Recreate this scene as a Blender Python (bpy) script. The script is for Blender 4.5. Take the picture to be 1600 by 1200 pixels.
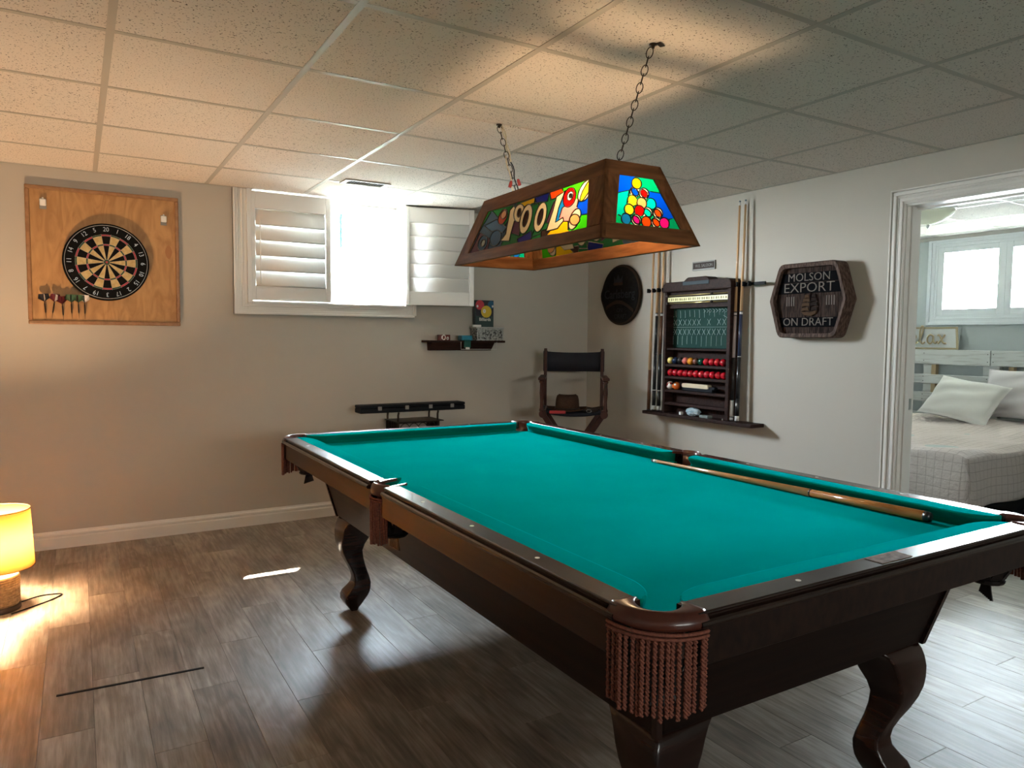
import bpy, bmesh, math, random
from mathutils import Vector, Matrix
random.seed(7)
for _o in list(bpy.data.objects): bpy.data.objects.remove(_o)
C = bpy.context.scene.collection
PI = math.pi
H = 2.217            # ceiling height
YB = -0.065          # back wall plane
XR = 3.62            # right wall plane

# ------------------------------------------------------------------ camera
cam_d = bpy.data.cameras.new('camera'); cam = bpy.data.objects.new('camera', cam_d); C.objects.link(cam)
yaw, pit, rol = 0.53899, -0.06425, 0.00889
_f = Vector((math.sin(yaw)*math.cos(pit), math.cos(yaw)*math.cos(pit), math.sin(pit)))
_r = Vector((math.cos(yaw), -math.sin(yaw), 0)); _u = _r.cross(_f)
_r2 = _r*math.cos(rol) + _u*math.sin(rol); _u2 = -_r*math.sin(rol) + _u*math.cos(rol)
cam.matrix_world = Matrix.Translation((-0.1138, -5.0642, 1.2695)) @ Matrix((_r2, _u2, -_f)).transposed().to_4x4()
cam_d.sensor_width = 36; cam_d.lens = 36*1135.38/1600; cam_d.clip_start = 0.05; cam_d.clip_end = 200
bpy.context.scene.camera = cam

# ------------------------------------------------------------------ world, sun, exposure
W = bpy.data.worlds.new('sky'); bpy.context.scene.world = W; W.use_nodes = True
nt = W.node_tree; nt.nodes.clear()
wo = nt.nodes.new('ShaderNodeOutputWorld'); bg = nt.nodes.new('ShaderNodeBackground')
tc = nt.nodes.new('ShaderNodeTexCoord'); sx = nt.nodes.new('ShaderNodeSeparateXYZ'); rp = nt.nodes.new('ShaderNodeValToRGB')
nt.links.new(tc.outputs['Generated'], sx.inputs[0]); nt.links.new(sx.outputs['Z'], rp.inputs[0])
rp.color_ramp.elements[0].color = (0.88, 0.95, 1.0, 1); rp.color_ramp.elements[1].color = (0.62, 0.80, 1.0, 1)
nt.links.new(rp.outputs[0], bg.inputs[0]); bg.inputs[1].default_value = 100.0
nt.links.new(bg.outputs[0], wo.inputs[0])
sun_d = bpy.data.lights.new('sun', 'SUN'); sun_d.energy = 160; sun_d.angle = 0.01; sun_d.color = (1, .95, .86)
sun = bpy.data.objects.new('sun', sun_d); C.objects.link(sun)
sun.rotation_euler = Vector((-0.85, -1.14, -1.65)).to_track_quat('-Z', 'Y').to_euler()
def portal(loc, rot, sx_, sy_):
    d = bpy.data.lights.new('window_portal', 'AREA'); d.shape = 'RECTANGLE'; d.size = sx_; d.size_y = sy_
    d.cycles.is_portal = True
    o = bpy.data.objects.new('window_portal', d); C.objects.link(o); o.location = loc; o.rotation_euler = rot
portal((1.42, 0.23, 1.85), (-PI/2, 0, 0), 1.15, .72)      # faces -y
portal((.9, -9.72, 1.80), (PI/2, 0, 0), 2.9, .58)        # faces +y, at the added fill window
portal((6.95, -1.72, 1.81), (0, PI/2, 0), .62, .92)       # faces -x
vs = bpy.context.scene.view_settings
vs.view_transform = 'Standard'; vs.look = 'None'; vs.exposure = 1.15; vs.gamma = 1; vs.use_curve_mapping = False

# ------------------------------------------------------------------ materials
def rgba(c): return (c[0], c[1], c[2], 1)
def mat(name, col, rough=.5, metal=0., spec=.5, col2=None, nscale=(8, 8, 8), ndet=4, lo=.35, hi=.65, bump=0., bscale=None,
        emit=None, estr=0, coat=0, objrand=0., sheen=0, ndist=0):
    m = bpy.data.materials.new(name); m.use_nodes = True
    n = m.node_tree.nodes; l = m.node_tree.links; p = n['Principled BSDF']
    p.inputs['Base Color'].default_value = rgba(col); p.inputs['Roughness'].default_value = rough
    p.inputs['Metallic'].default_value = metal; p.inputs['Specular IOR Level'].default_value = spec
    if coat: p.inputs['Coat Weight'].default_value = coat; p.inputs['Coat Roughness'].default_value = .08
    if sheen: p.inputs['Sheen Weight'].default_value = sheen; p.inputs['Sheen Roughness'].default_value = .4
    if emit: p.inputs['Emission Color'].default_value = rgba(emit); p.inputs['Emission Strength'].default_value = estr
    if col2 or bump or objrand:
        t = n.new('ShaderNodeTexCoord'); mp = n.new('ShaderNodeMapping'); mp.inputs['Scale'].default_value = nscale
        src = t.outputs['Object']
        if objrand:
            oi = n.new('ShaderNodeObjectInfo'); va = n.new('ShaderNodeVectorMath'); va.operation = 'ADD'
            ml = n.new('ShaderNodeVectorMath'); ml.operation = 'SCALE'; ml.inputs[0].default_value = (13.1, 7.7, 5.3)
            l.new(oi.outputs['Random'], ml.inputs['Scale']); l.new(src, va.inputs[0]); l.new(ml.outputs[0], va.inputs[1]); src = va.outputs[0]
        l.new(src, mp.inputs[0])
        nz = n.new('ShaderNodeTexNoise'); nz.inputs['Scale'].default_value = 1; nz.inputs['Detail'].default_value = ndet
        nz.inputs['Distortion'].default_value = ndist
        l.new(mp.outputs[0], nz.inputs['Vector'])
        if col2:
            r = n.new('ShaderNodeValToRGB'); r.color_ramp.elements[0].position = lo; r.color_ramp.elements[1].position = hi
            r.color_ramp.elements[0].color = rgba(col); r.color_ramp.elements[1].color = rgba(col2)
            l.new(nz.outputs[0], r.inputs[0]); out = r.outputs[0]
            if objrand:
                hs = n.new('ShaderNodeHueSaturation'); mr = n.new('ShaderNodeMapRange')
                mr.inputs['To Min'].default_value = 1-objrand; mr.inputs['To Max'].default_value = 1+objrand
                l.new(oi.outputs['Random'], mr.inputs[0]); l.new(mr.outputs[0], hs.inputs['Value']); l.new(out, hs.inputs['Color']); out = hs.outputs[0]
            l.new(out, p.inputs['Base Color'])
        if bump:
            b = n.new('ShaderNodeBump'); b.inputs['Strength'].default_value = bump; b.inputs['Distance'].default_value = .002
            if bscale:
                mp2 = n.new('ShaderNodeMapping'); mp2.inputs['Scale'].default_value = bscale; l.new(t.outputs['Object'], mp2.inputs[0])
                nb = n.new('ShaderNodeTexNoise'); nb.inputs['Scale'].default_value = 1; nb.inputs['Detail'].default_value = 3
                l.new(mp2.outputs[0], nb.inputs['Vector']); l.new(nb.outputs[0], b.inputs['Height'])
            else: l.new(nz.outputs[0], b.inputs['Height'])
            l.new(b.outputs[0], p.inputs['Normal'])
    return m
def glassmat(name, col, tr=.75, rough=.12, gain=.40):
    m = bpy.data.materials.new(name); m.use_nodes = True; n = m.node_tree.nodes; l = m.node_tree.links
    p = n['Principled BSDF']; p.inputs['Base Color'].default_value = rgba([c*.45 for c in col]); p.inputs['Roughness'].default_value = rough
    t = n.new('ShaderNodeBsdfTranslucent'); t.inputs[0].default_value = rgba([c**1.5*gain for c in col])
    x = n.new('ShaderNodeMixShader'); x.inputs[0].default_value = 1-tr
    l.new(t.outputs[0], x.inputs[1]); l.new(p.outputs[0], x.inputs[2]); l.new(x.outputs[0], n['Material Output'].inputs[0])
    return m

def floor_mat():
    m = bpy.data.materials.new('grey_oak_plank'); m.use_nodes = True; n = m.node_tree.nodes; l = m.node_tree.links; p = n['Principled BSDF']
    t = n.new('ShaderNodeTexCoord'); oi = n.new('ShaderNodeObjectInfo'); sc = n.new('ShaderNodeVectorMath'); sc.operation = 'SCALE'
    sc.inputs[0].default_value = (3.7, 11.3, 5.1); l.new(oi.outputs['Random'], sc.inputs['Scale'])
    ad = n.new('ShaderNodeVectorMath'); ad.operation = 'ADD'; l.new(t.outputs['Object'], ad.inputs[0]); l.new(sc.outputs[0], ad.inputs[1])
    # fine straight grain
    m1 = n.new('ShaderNodeMapping'); m1.inputs['Scale'].default_value = (70, 4.0, 1); l.new(ad.outputs[0], m1.inputs[0])
    n1 = n.new('ShaderNodeTexNoise'); n1.inputs['Scale'].default_value = 1; n1.inputs['Detail'].default_value = 6; n1.inputs['Roughness'].default_value = .65; l.new(m1.outputs[0], n1.inputs[0])
    # cathedral rings
    m2 = n.new('ShaderNodeMapping'); m2.inputs['Scale'].default_value = (11, 2.6, 1); l.new(ad.outputs[0], m2.inputs[0])
    n2 = n.new('ShaderNodeTexNoise'); n2.inputs['Scale'].default_value = 1; n2.inputs['Detail'].default_value = 1.5; n2.inputs['Distortion'].default_value = .3; l.new(m2.outputs[0], n2.inputs[0])
    mu = n.new('ShaderNodeMath'); mu.operation = 'MULTIPLY'; mu.inputs[1].default_value = 36; l.new(n2.outputs[0], mu.inputs[0])
    si = n.new('ShaderNodeMath'); si.operation = 'SINE'; l.new(mu.outputs[0], si.inputs[0])
    # blotches
    m3 = n.new('ShaderNodeMapping'); m3.inputs['Scale'].default_value = (6, 2.2, 1); l.new(ad.outputs[0], m3.inputs[0])
    n3 = n.new('ShaderNodeTexNoise'); n3.inputs['Scale'].default_value = 1; n3.inputs['Detail'].default_value = 3; l.new(m3.outputs[0], n3.inputs[0])
    a = n.new('ShaderNodeMath'); a.operation = 'MULTIPLY'; a.inputs[1].default_value = .040; l.new(si.outputs[0], a.inputs[0])
    b = n.new('ShaderNodeMath'); b.operation = 'MULTIPLY_ADD'; b.inputs[1].default_value = .75; l.new(n1.outputs[0], b.inputs[0]); l.new(a.outputs[0], b.inputs[2])
    c = n.new('ShaderNodeMath'); c.operation = 'MULTIPLY_ADD'; c.inputs[1].default_value = .80; l.new(n3.outputs[0], c.inputs[0]); l.new(b.outputs[0], c.inputs[2])
    r = n.new('ShaderNodeValToRGB'); l.new(c.outputs[0], r.inputs[0]); e = r.color_ramp.elements
    e[0].position = .50; e[0].color = (0.105, 0.081, 0.063, 1); e[1].position = 1.06 if False else 1.0; e[1].color = (0.40, 0.335, 0.28, 1)
    k = e.new(.74); k.color = (0.212, 0.172, 0.138, 1)
    hs = n.new('ShaderNodeHueSaturation'); mr = n.new('ShaderNodeMapRange'); mr.inputs['To Min'].default_value = .86; mr.inputs['To Max'].default_value = 1.12
    l.new(oi.outputs['Random'], mr.inputs[0]); l.new(mr.outputs[0], hs.inputs['Value']); l.new(r.outputs[0], hs.inputs['Color']); l.new(hs.outputs[0], p.inputs['Base Color'])
    p.inputs['Roughness'].default_value = .40; p.inputs['Specular IOR Level'].default_value = .38
    bp = n.new('ShaderNodeBump'); bp.inputs['Strength'].default_value = .12; bp.inputs['Distance'].default_value = .001
    l.new(c.outputs[0], bp.inputs['Height']); l.new(bp.outputs[0], p.inputs['Normal'])
    return m
def tile_mat():
    m = bpy.data.materials.new('acoustic_tile'); m.use_nodes = True; n = m.node_tree.nodes; l = m.node_tree.links; p = n['Principled BSDF']
    t = n.new('ShaderNodeTexCoord'); oi = n.new('ShaderNodeObjectInfo'); sc = n.new('ShaderNodeVectorMath'); sc.operation = 'SCALE'
    sc.inputs[0].default_value = (9, 17, 5); l.new(oi.outputs['Random'], sc.inputs['Scale'])
    ad = n.new('ShaderNodeVectorMath'); ad.operation = 'ADD'; l.new(t.outputs['Object'], ad.inputs[0]); l.new(sc.outputs[0], ad.inputs[1])
    v = n.new('ShaderNodeTexNoise'); v.inputs['Scale'].default_value = 150; v.inputs['Detail'].default_value = 2.5; l.new(ad.outputs[0], v.inputs[0])
    r = n.new('ShaderNodeValToRGB'); e = r.color_ramp.elements; e[0].position = .335; e[0].color = (.10, .085, .07, 1); e[1].position = .375; e[1].color = (.74, .68, .62, 1)
    l.new(v.outputs[0], r.inputs[0]); l.new(r.outputs[0], p.inputs['Base Color']); p.inputs['Roughness'].default_value = .95
    b = n.new('ShaderNodeBump'); b.inputs['Strength'].default_value = .5; b.inputs['Distance'].default_value = .002; l.new(r.outputs[0], b.inputs['Height']); l.new(b.outputs[0], p.inputs['Normal'])
    return m
MT = {}
MT['floor'] = floor_mat(); MT['tile'] = tile_mat()
MT['wall'] = mat('greige_wall_paint', (.51, .47, .41), .75, spec=.25, bump=.08, nscale=(90, 90, 90))
MT['bedwall'] = mat('pale_blue_grey_wall_paint', (.52, .55, .53), .8, spec=.2)
MT['trim'] = mat('white_trim_paint', (.78, .75, .70), .35)
MT['bedtee'] = mat('grey_white_tee', (.50, .50, .48), .5)
MT['tee'] = mat('white_ceiling_tee', (.46, .43, .38), .5)
MT['shutter'] = mat('white_shutter_vinyl', (.80, .79, .77), .38)
MT['vinyl'] = mat('white_window_vinyl', (.82, .84, .84), .4)
MT['mahog'] = mat('dark_mahogany', (.011, .004, .003), .24, col2=(.030, .011, .007), nscale=(4, 4, 60), coat=.12, spec=.35, bump=.04)
MT['mahogx'] = mat('dark_mahogany_long_grain', (.012, .005, .004), .24, col2=(.032, .014, .010), nscale=(70, 3, 70), coat=.3, bump=.10, ndist=.4)
MT['mahogdull'] = mat('dark_mahogany_panel', (.006, .0025, .002), .4, spec=.15, col2=(.014, .006, .004), nscale=(3, 70, 70))
MT['mahogz'] = mat('dark_mahogany_cross_grain', (.008, .003, .002), .26, col2=(.022, .009, .006), nscale=(3, 70, 70), coat=.2, spec=.4, bump=.10, ndist=.4)
MT['apron'] = mat('brown_stained_apron_wood', (.008, .003, .002), .45, col2=(.021, .0085, .005), nscale=(60, 2.5, 40), spec=.25)
MT['cloth'] = mat('green_billiard_cloth', (.0, .165, .118), .95, spec=.0, col2=(.0, .195, .142), nscale=(5, 5, 5), lo=.3, hi=.7, bump=.15, bscale=(900, 900, 900), sheen=.5)
MT['cloth'].node_tree.nodes['Principled BSDF'].inputs['Sheen Tint'].default_value = (.0, .80, .90, 1)  # cyan tint puts the cool sky reflection into the cloth colour
def chalk_specks(m):
    n = m.node_tree.nodes; l = m.node_tree.links; p = n['Principled BSDF']; src = p.inputs['Base Color'].links[0].from_socket
    t = n.new('ShaderNodeTexCoord'); mp = n.new('ShaderNodeMapping'); mp.inputs['Scale'].default_value = (55, 28, 40); nz = n.new('ShaderNodeTexNoise'); nz.inputs['Scale'].default_value = 1; nz.inputs['Detail'].default_value = 5; nz.inputs['Roughness'].default_value = .7
    l.new(t.outputs['Object'], mp.inputs[0]); l.new(mp.outputs[0], nz.inputs[0]); r = n.new('ShaderNodeMapRange'); r.inputs['From Min'].default_value = .70; r.inputs['From Max'].default_value = .78; r.inputs['To Max'].default_value = .55
    l.new(nz.outputs[0], r.inputs[0]); x = n.new('ShaderNodeMix'); x.data_type = 'RGBA'; l.new(r.outputs[0], x.inputs[0]); l.new(src, x.inputs[6]); x.inputs[7].default_value = (.12, .38, .33, 1); l.new(x.outputs[2], p.inputs['Base Color'])
chalk_specks(MT['cloth'])
MT['leather'] = mat('oxblood_leather', (.060, .013, .008), .28, spec=.5, col2=(.095, .025, .014), nscale=(20, 20, 20), coat=.2)
MT['blackleather'] = mat('black_brown_leather', (.012, .007, .006), .45)
MT['fringe'] = mat('russet_fringe_cord', (.16, .045, .028), .8, col2=(.27, .085, .048), nscale=(200, 200, 200))
MT['pearl'] = mat('pearl_inlay', (.85, .83, .76), .25)
MT['brassplate'] = mat('worn_brass_plate', (.19, .125, .08), .7, spec=.1, col2=(.09, .055, .035), nscale=(60, 60, 60))
MT['oak'] = mat('stained_oak', (.105, .038, .012), .5, spec=.2, col2=(.20, .082, .030), nscale=(50, 6, 50), bump=.15, objrand=.08)
MT['oakz'] = mat('stained_oak_across', (.105, .038, .012), .5, spec=.2, col2=(.20, .082, .030), nscale=(6, 50, 50), bump=.15)
MT['oakv'] = mat('stained_oak_upright', (.105, .038, .012), .5, spec=.2, col2=(.20, .082, .030), nscale=(60, 60, 6), bump=.15)
MT['lead'] = mat('black_lead_came', (.012, .011, .010), .45, metal=.3)
MT['iron'] = mat('dark_bronze_chain', (.035, .024, .018), .4, metal=.8)
MT['cordw'] = mat('ivory_cable', (.62, .55, .38), .5)
MT['redplastic'] = mat('dark_red_plastic', (.30, .02, .015), .35)
MT['black'] = mat('black_plastic', (.007, .007, .008), .6, spec=.15)
MT['blackcase'] = mat('black_case_vinyl', (.006, .007, .010), .6, spec=.15)
MT['chrome'] = mat('steel', (.62, .62, .6), .3, metal=1)
MT['wire'] = mat('steel_wire', (.42, .42, .42), .35, metal=.6)
MT['white'] = mat('white_plastic', (.8, .79, .75), .4)
MT['ply'] = mat('honey_plywood', (.37, .185, .062), .55, col2=(.50, .275, .105), nscale=(14, 1, 4), ndet=10, lo=.36, hi=.64, ndist=2.2)
MT['plydark'] = mat('plywood_patch', (.36, .15, .045), .5)
MT['oakedge'] = mat('oak_moulding', (.26, .12, .042), .45, col2=(.34, .17, .065), nscale=(30, 30, 30))
MT['dbblack'] = mat('dartboard_black_sisal', (.006, .006, .006), .9, spec=.1)
MT['dbcream'] = mat('dartboard_cream_sisal', (.56, .44, .22), .85, col2=(.46, .33, .14), nscale=(60, 60, 60))
MT['dbred'] = mat('dartboard_red_sisal', (.35, .035, .06), .8)
MT['dbgreen'] = mat('dartboard_green_sisal', (.02, .06, .03), .8)
MT['jute'] = mat('jute_rope', (.36, .24, .12), .9, col2=(.22, .14, .07), nscale=(70, 70, 70), bump=.4)
MT['lightwood'] = mat('pale_turned_wood', (.60, .42, .22), .45)
MT['darkbase'] = mat('dark_lamp_base', (.03, .02, .015), .5)
MT['walnut'] = mat('dark_walnut', (.018, .008, .006), .6, spec=.12, col2=(.036, .016, .012), nscale=(6, 60, 60))
MT['chairwood'] = mat('red_brown_chair_wood', (.040, .013, .009), .45, spec=.25, col2=(.07, .024, .016), nscale=(30, 30, 6))
MT['canvas'] = mat('navy_black_canvas', (.006, .007, .014), .8)
MT['straw'] = mat('brown_felt', (.05, .025, .016), .9, spec=.1, col2=(.07, .038, .024), nscale=(90, 90, 90))
MT['darkband'] = mat('dark_band', (.03, .018, .012), .7)
MT['redcloth'] = mat('red_leather', (.45, .03, .035), .6)
MT['signwood'] = mat('weathered_brown_wood_shaded', (.016, .009, .007), .8, spec=.1, col2=(.060, .036, .028), nscale=(120, 120, 14), bump=.2, lo=.4, hi=.62)  # darker than the rim: shade of the recess put into the colour
MT['signrim'] = mat('brown_barrel_rim', (.045, .025, .018), .7, spec=.15, col2=(.13, .082, .064), nscale=(120, 120, 14), bump=.2, lo=.4, hi=.62)  # same wood lightened so the recess inside looks shaded
MT['signdark'] = mat('black_sign_paint', (.004, .004, .005), .9, spec=.05)
MT['signletter'] = mat('tarnished_sign_lettering', (.17, .14, .12), .7, spec=.2)
MT['signletter2'] = mat('dim_sign_lettering', (.022, .023, .024), .8, spec=.1)
MT['carlsdark'] = mat('near_black_wood', (.005, .004, .004), .8, spec=.1, col2=(.010, .008, .006), nscale=(30, 30, 30))
MT['carlsrim'] = mat('dark_brown_wood_rim', (.034, .021, .013), .8, spec=.1)
MT['chalkb'] = mat('green_chalkboard', (.012, .045, .038), .85, spec=.15, col2=(.02, .062, .052), nscale=(9, 9, 9))
MT['chalk'] = mat('chalk', (.40, .50, .48), .9)
MT['ivory'] = mat('ivory_score_strip', (.78, .72, .34), .4)
MT['scoreink'] = mat('score_ink', (.30, .24, .10), .6)
MT['brass'] = mat('brass', (.62, .48, .20), .3, metal=.8)
MT['plaque'] = mat('brown_plaque', (.065, .05, .045), .7, spec=.1)
MT['pewter'] = mat('pewter_frame', (.24, .235, .22), .55, metal=.2, spec=.2)
MT['maple'] = mat('maple_shaft', (.62, .38, .20), .25, coat=.4)
MT['maple2'] = mat('honey_maple_shaft', (.50, .27, .12), .25, coat=.4)
MT['butt'] = mat('amber_varnished_butt', (.36, .13, .030), .15, col2=(.50, .21, .055), nscale=(40, 8, 40), coat=1)
MT['cueblack'] = mat('black_cue_wrap', (.012, .012, .013), .35, coat=.3)
MT['cuebrown'] = mat('brown_cue_wood', (.12, .045, .02), .3, coat=.5)
MT['cuewhite'] = mat('white_cue_ferrule', (.75, .73, .70), .3)
MT['cuepink'] = mat('pale_pink_grey_cue_forearm', (.52, .42, .40), .3, coat=.4)
MT['cuenavy'] = mat('navy_cue_forearm', (.02, .03, .07), .3, coat=.4)
MT['felttip'] = mat('blue_grey_tip', (.10, .15, .20), .8)
MT['tin'] = mat('embossed_pewter_tin', (.40, .40, .37), .4, metal=.7, col2=(.07, .07, .07), nscale=(70, 70, 70), bump=.9, lo=.42, hi=.58)
MT['tinedge'] = mat('pewter_tin_edge', (.50, .50, .47), .35, metal=.8)
MT['tealpl'] = mat('teal_plastic', (.0, .13, .20), .4)
MT['greenpl'] = mat('dark_green_plastic', (.0, .09, .07), .45)
MT['cover'] = mat('dark_green_box_print', (.018, .045, .042), .4)
MT['maroon'] = mat('maroon_ball_print', (.14, .015, .01), .35)
MT['pillow'] = mat('cream_pillow_cotton', (.72, .675, .61), .9, bump=.3, nscale=(9, 9, 9), sheen=.2)
MT['blush'] = mat('blush_pillow_cotton', (.66, .60, .58), .9, bump=.3, nscale=(9, 9, 9))
MT['mattress'] = mat('grey_box_spring', (.50, .51, .47), .9)
MT['pallet'] = mat('whitewashed_pallet_wood', (.66, .655, .61), .7, col2=(.50, .47, .42), nscale=(8, 5, 60), lo=.52, hi=.72, bump=.2)
MT['palletraw'] = mat('raw_pine_block', (.52, .38, .21), .7)
MT['rope'] = mat('twine_rope', (.50, .40, .24), .9)
MT['signwhite'] = mat('white_sign_board', (.74, .74, .70), .5)
MT['frost'] = glassmat('frosted_alabaster_glass', (.88, .88, .80), .6, .4, 1.2)
MT['frost'].node_tree.nodes['Principled BSDF'].inputs['Base Color'].default_value = (.85, .85, .78, 1)
MT['leaf'] = mat('green_leaves', (.10, .32, .05), .6, col2=(.22, .48, .12), nscale=(9, 9, 9))
MT['bark'] = mat('tree_bark', (.12, .08, .05), .9)
MT['grass'] = mat('lawn_ground', (.20, .205, .18), .95, col2=(.25, .255, .22), nscale=(1, 1, 1))
MT['concrete'] = mat('pale_concrete', (.62, .61, .58), .9)
MT['tealmetal'] = mat('teal_painted_metal', (.10, .33, .33), .5)
def shade_mat():
    m = bpy.data.materials.new('linen_lamp_shade'); m.use_nodes = True; n = m.node_tree.nodes; l = m.node_tree.links; p = n['Principled BSDF']
    p.inputs['Base Color'].default_value = (.30, .20, .09, 1); p.inputs['Roughness'].default_value = .9
    t = n.new('ShaderNodeBsdfTranslucent'); t.inputs[0].default_value = (.20, .085, .014, 1)
    tc_ = n.new('ShaderNodeTexCoord'); mp = n.new('ShaderNodeMapping'); mp.inputs['Scale'].default_value = (40, 40, 400); nz = n.new('ShaderNodeTexNoise'); nz.inputs['Scale'].default_value = 1
    l.new(tc_.outputs['Object'], mp.inputs[0]); l.new(mp.outputs[0], nz.inputs[0]); mr = n.new('ShaderNodeMapRange'); mr.inputs['To Min'].default_value = .38; mr.inputs['To Max'].default_value = .62
    l.new(nz.outputs[0], mr.inputs[0]); x = n.new('ShaderNodeMixShader'); l.new(mr.outputs[0], x.inputs[0])
    l.new(t.outputs[0], x.inputs[1]); l.new(p.outputs[0], x.inputs[2]); l.new(x.outputs[0], n['Material Output'].inputs[0])
    return m
MT['shade'] = shade_mat()
def bulbmat(name, col, s):
    m = bpy.data.materials.new(name); m.use_nodes = True; p = m.node_tree.nodes['Principled BSDF']
    p.inputs['Emission Color'].default_value = rgba(col); p.inputs['Emission Strength'].default_value = s; return m
def paneglass():
    m = bpy.data.materials.new('clear_window_glass'); m.use_nodes = True; n = m.node_tree.nodes; l = m.node_tree.links
    for q in list(n):
        if q.type == 'BSDF_PRINCIPLED': n.remove(q)
    t = n.new('ShaderNodeBsdfTransparent'); t.inputs[0].default_value = (.96, .98, .98, 1); g = n.new('ShaderNodeBsdfGlossy'); g.inputs['Roughness'].default_value = .02
    x = n.new('ShaderNodeMixShader'); x.inputs[0].default_value = .06
    l.new(t.outputs[0], x.inputs[1]); l.new(g.outputs[0], x.inputs[2]); l.new(x.outputs[0], n['Material Output'].inputs[0]); return m
MT['pane'] = paneglass()
def fill_window_glass():
    m = bpy.data.materials.new('fill_window_tint'); m.use_nodes = True; n = m.node_tree.nodes; l = m.node_tree.links
    t = n.new('ShaderNodeBsdfTransparent'); t.inputs[0].default_value = (.34, .33, .31, 1); l.new(t.outputs[0], n['Material Output'].inputs[0]); return m  # tint sets how much fill the added rear window gives
MT['fill_pane'] = fill_window_glass()
def quilt_mat():
    m = bpy.data.materials.new('blush_grid_quilt'); m.use_nodes = True; n = m.node_tree.nodes; l = m.node_tree.links; p = n['Principled BSDF']
    t = n.new('ShaderNodeTexCoord'); b1 = n.new('ShaderNodeTexBrick'); b1.inputs['Scale'].default_value = 1
    mp = n.new('ShaderNodeMapping'); mp.inputs['Scale'].default_value = (1, 1, 1); l.new(t.outputs['UV'], mp.inputs[0]); l.new(mp.outputs[0], b1.inputs[0])
    b1.offset = 0; b1.inputs['Brick Width'].default_value = .055; b1.inputs['Row Height'].default_value = .055; b1.inputs['Mortar Size'].default_value = .004; b1.inputs['Mortar Smooth'].default_value = 1
    b1.inputs['Color1'].default_value = (.68, .565, .51, 1); b1.inputs['Color2'].default_value = (.70, .58, .525, 1); b1.inputs['Mortar'].default_value = (.50, .39, .34, 1)
    l.new(b1.outputs[0], p.inputs['Base Color']); p.inputs['Roughness'].default_value = .9
    nz = n.new('ShaderNodeTexNoise'); nz.inputs['Scale'].default_value = 35; l.new(t.outputs['UV'], nz.inputs[0])
    b = n.new('ShaderNodeBump'); b.inputs['Strength'].default_value = .8; b.inputs['Distance'].default_value = .008; l.new(nz.outputs[0], b.inputs['Height']); l.new(b.outputs[0], p.inputs['Normal'])
    return m
MT['quilt'] = quilt_mat()

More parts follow.
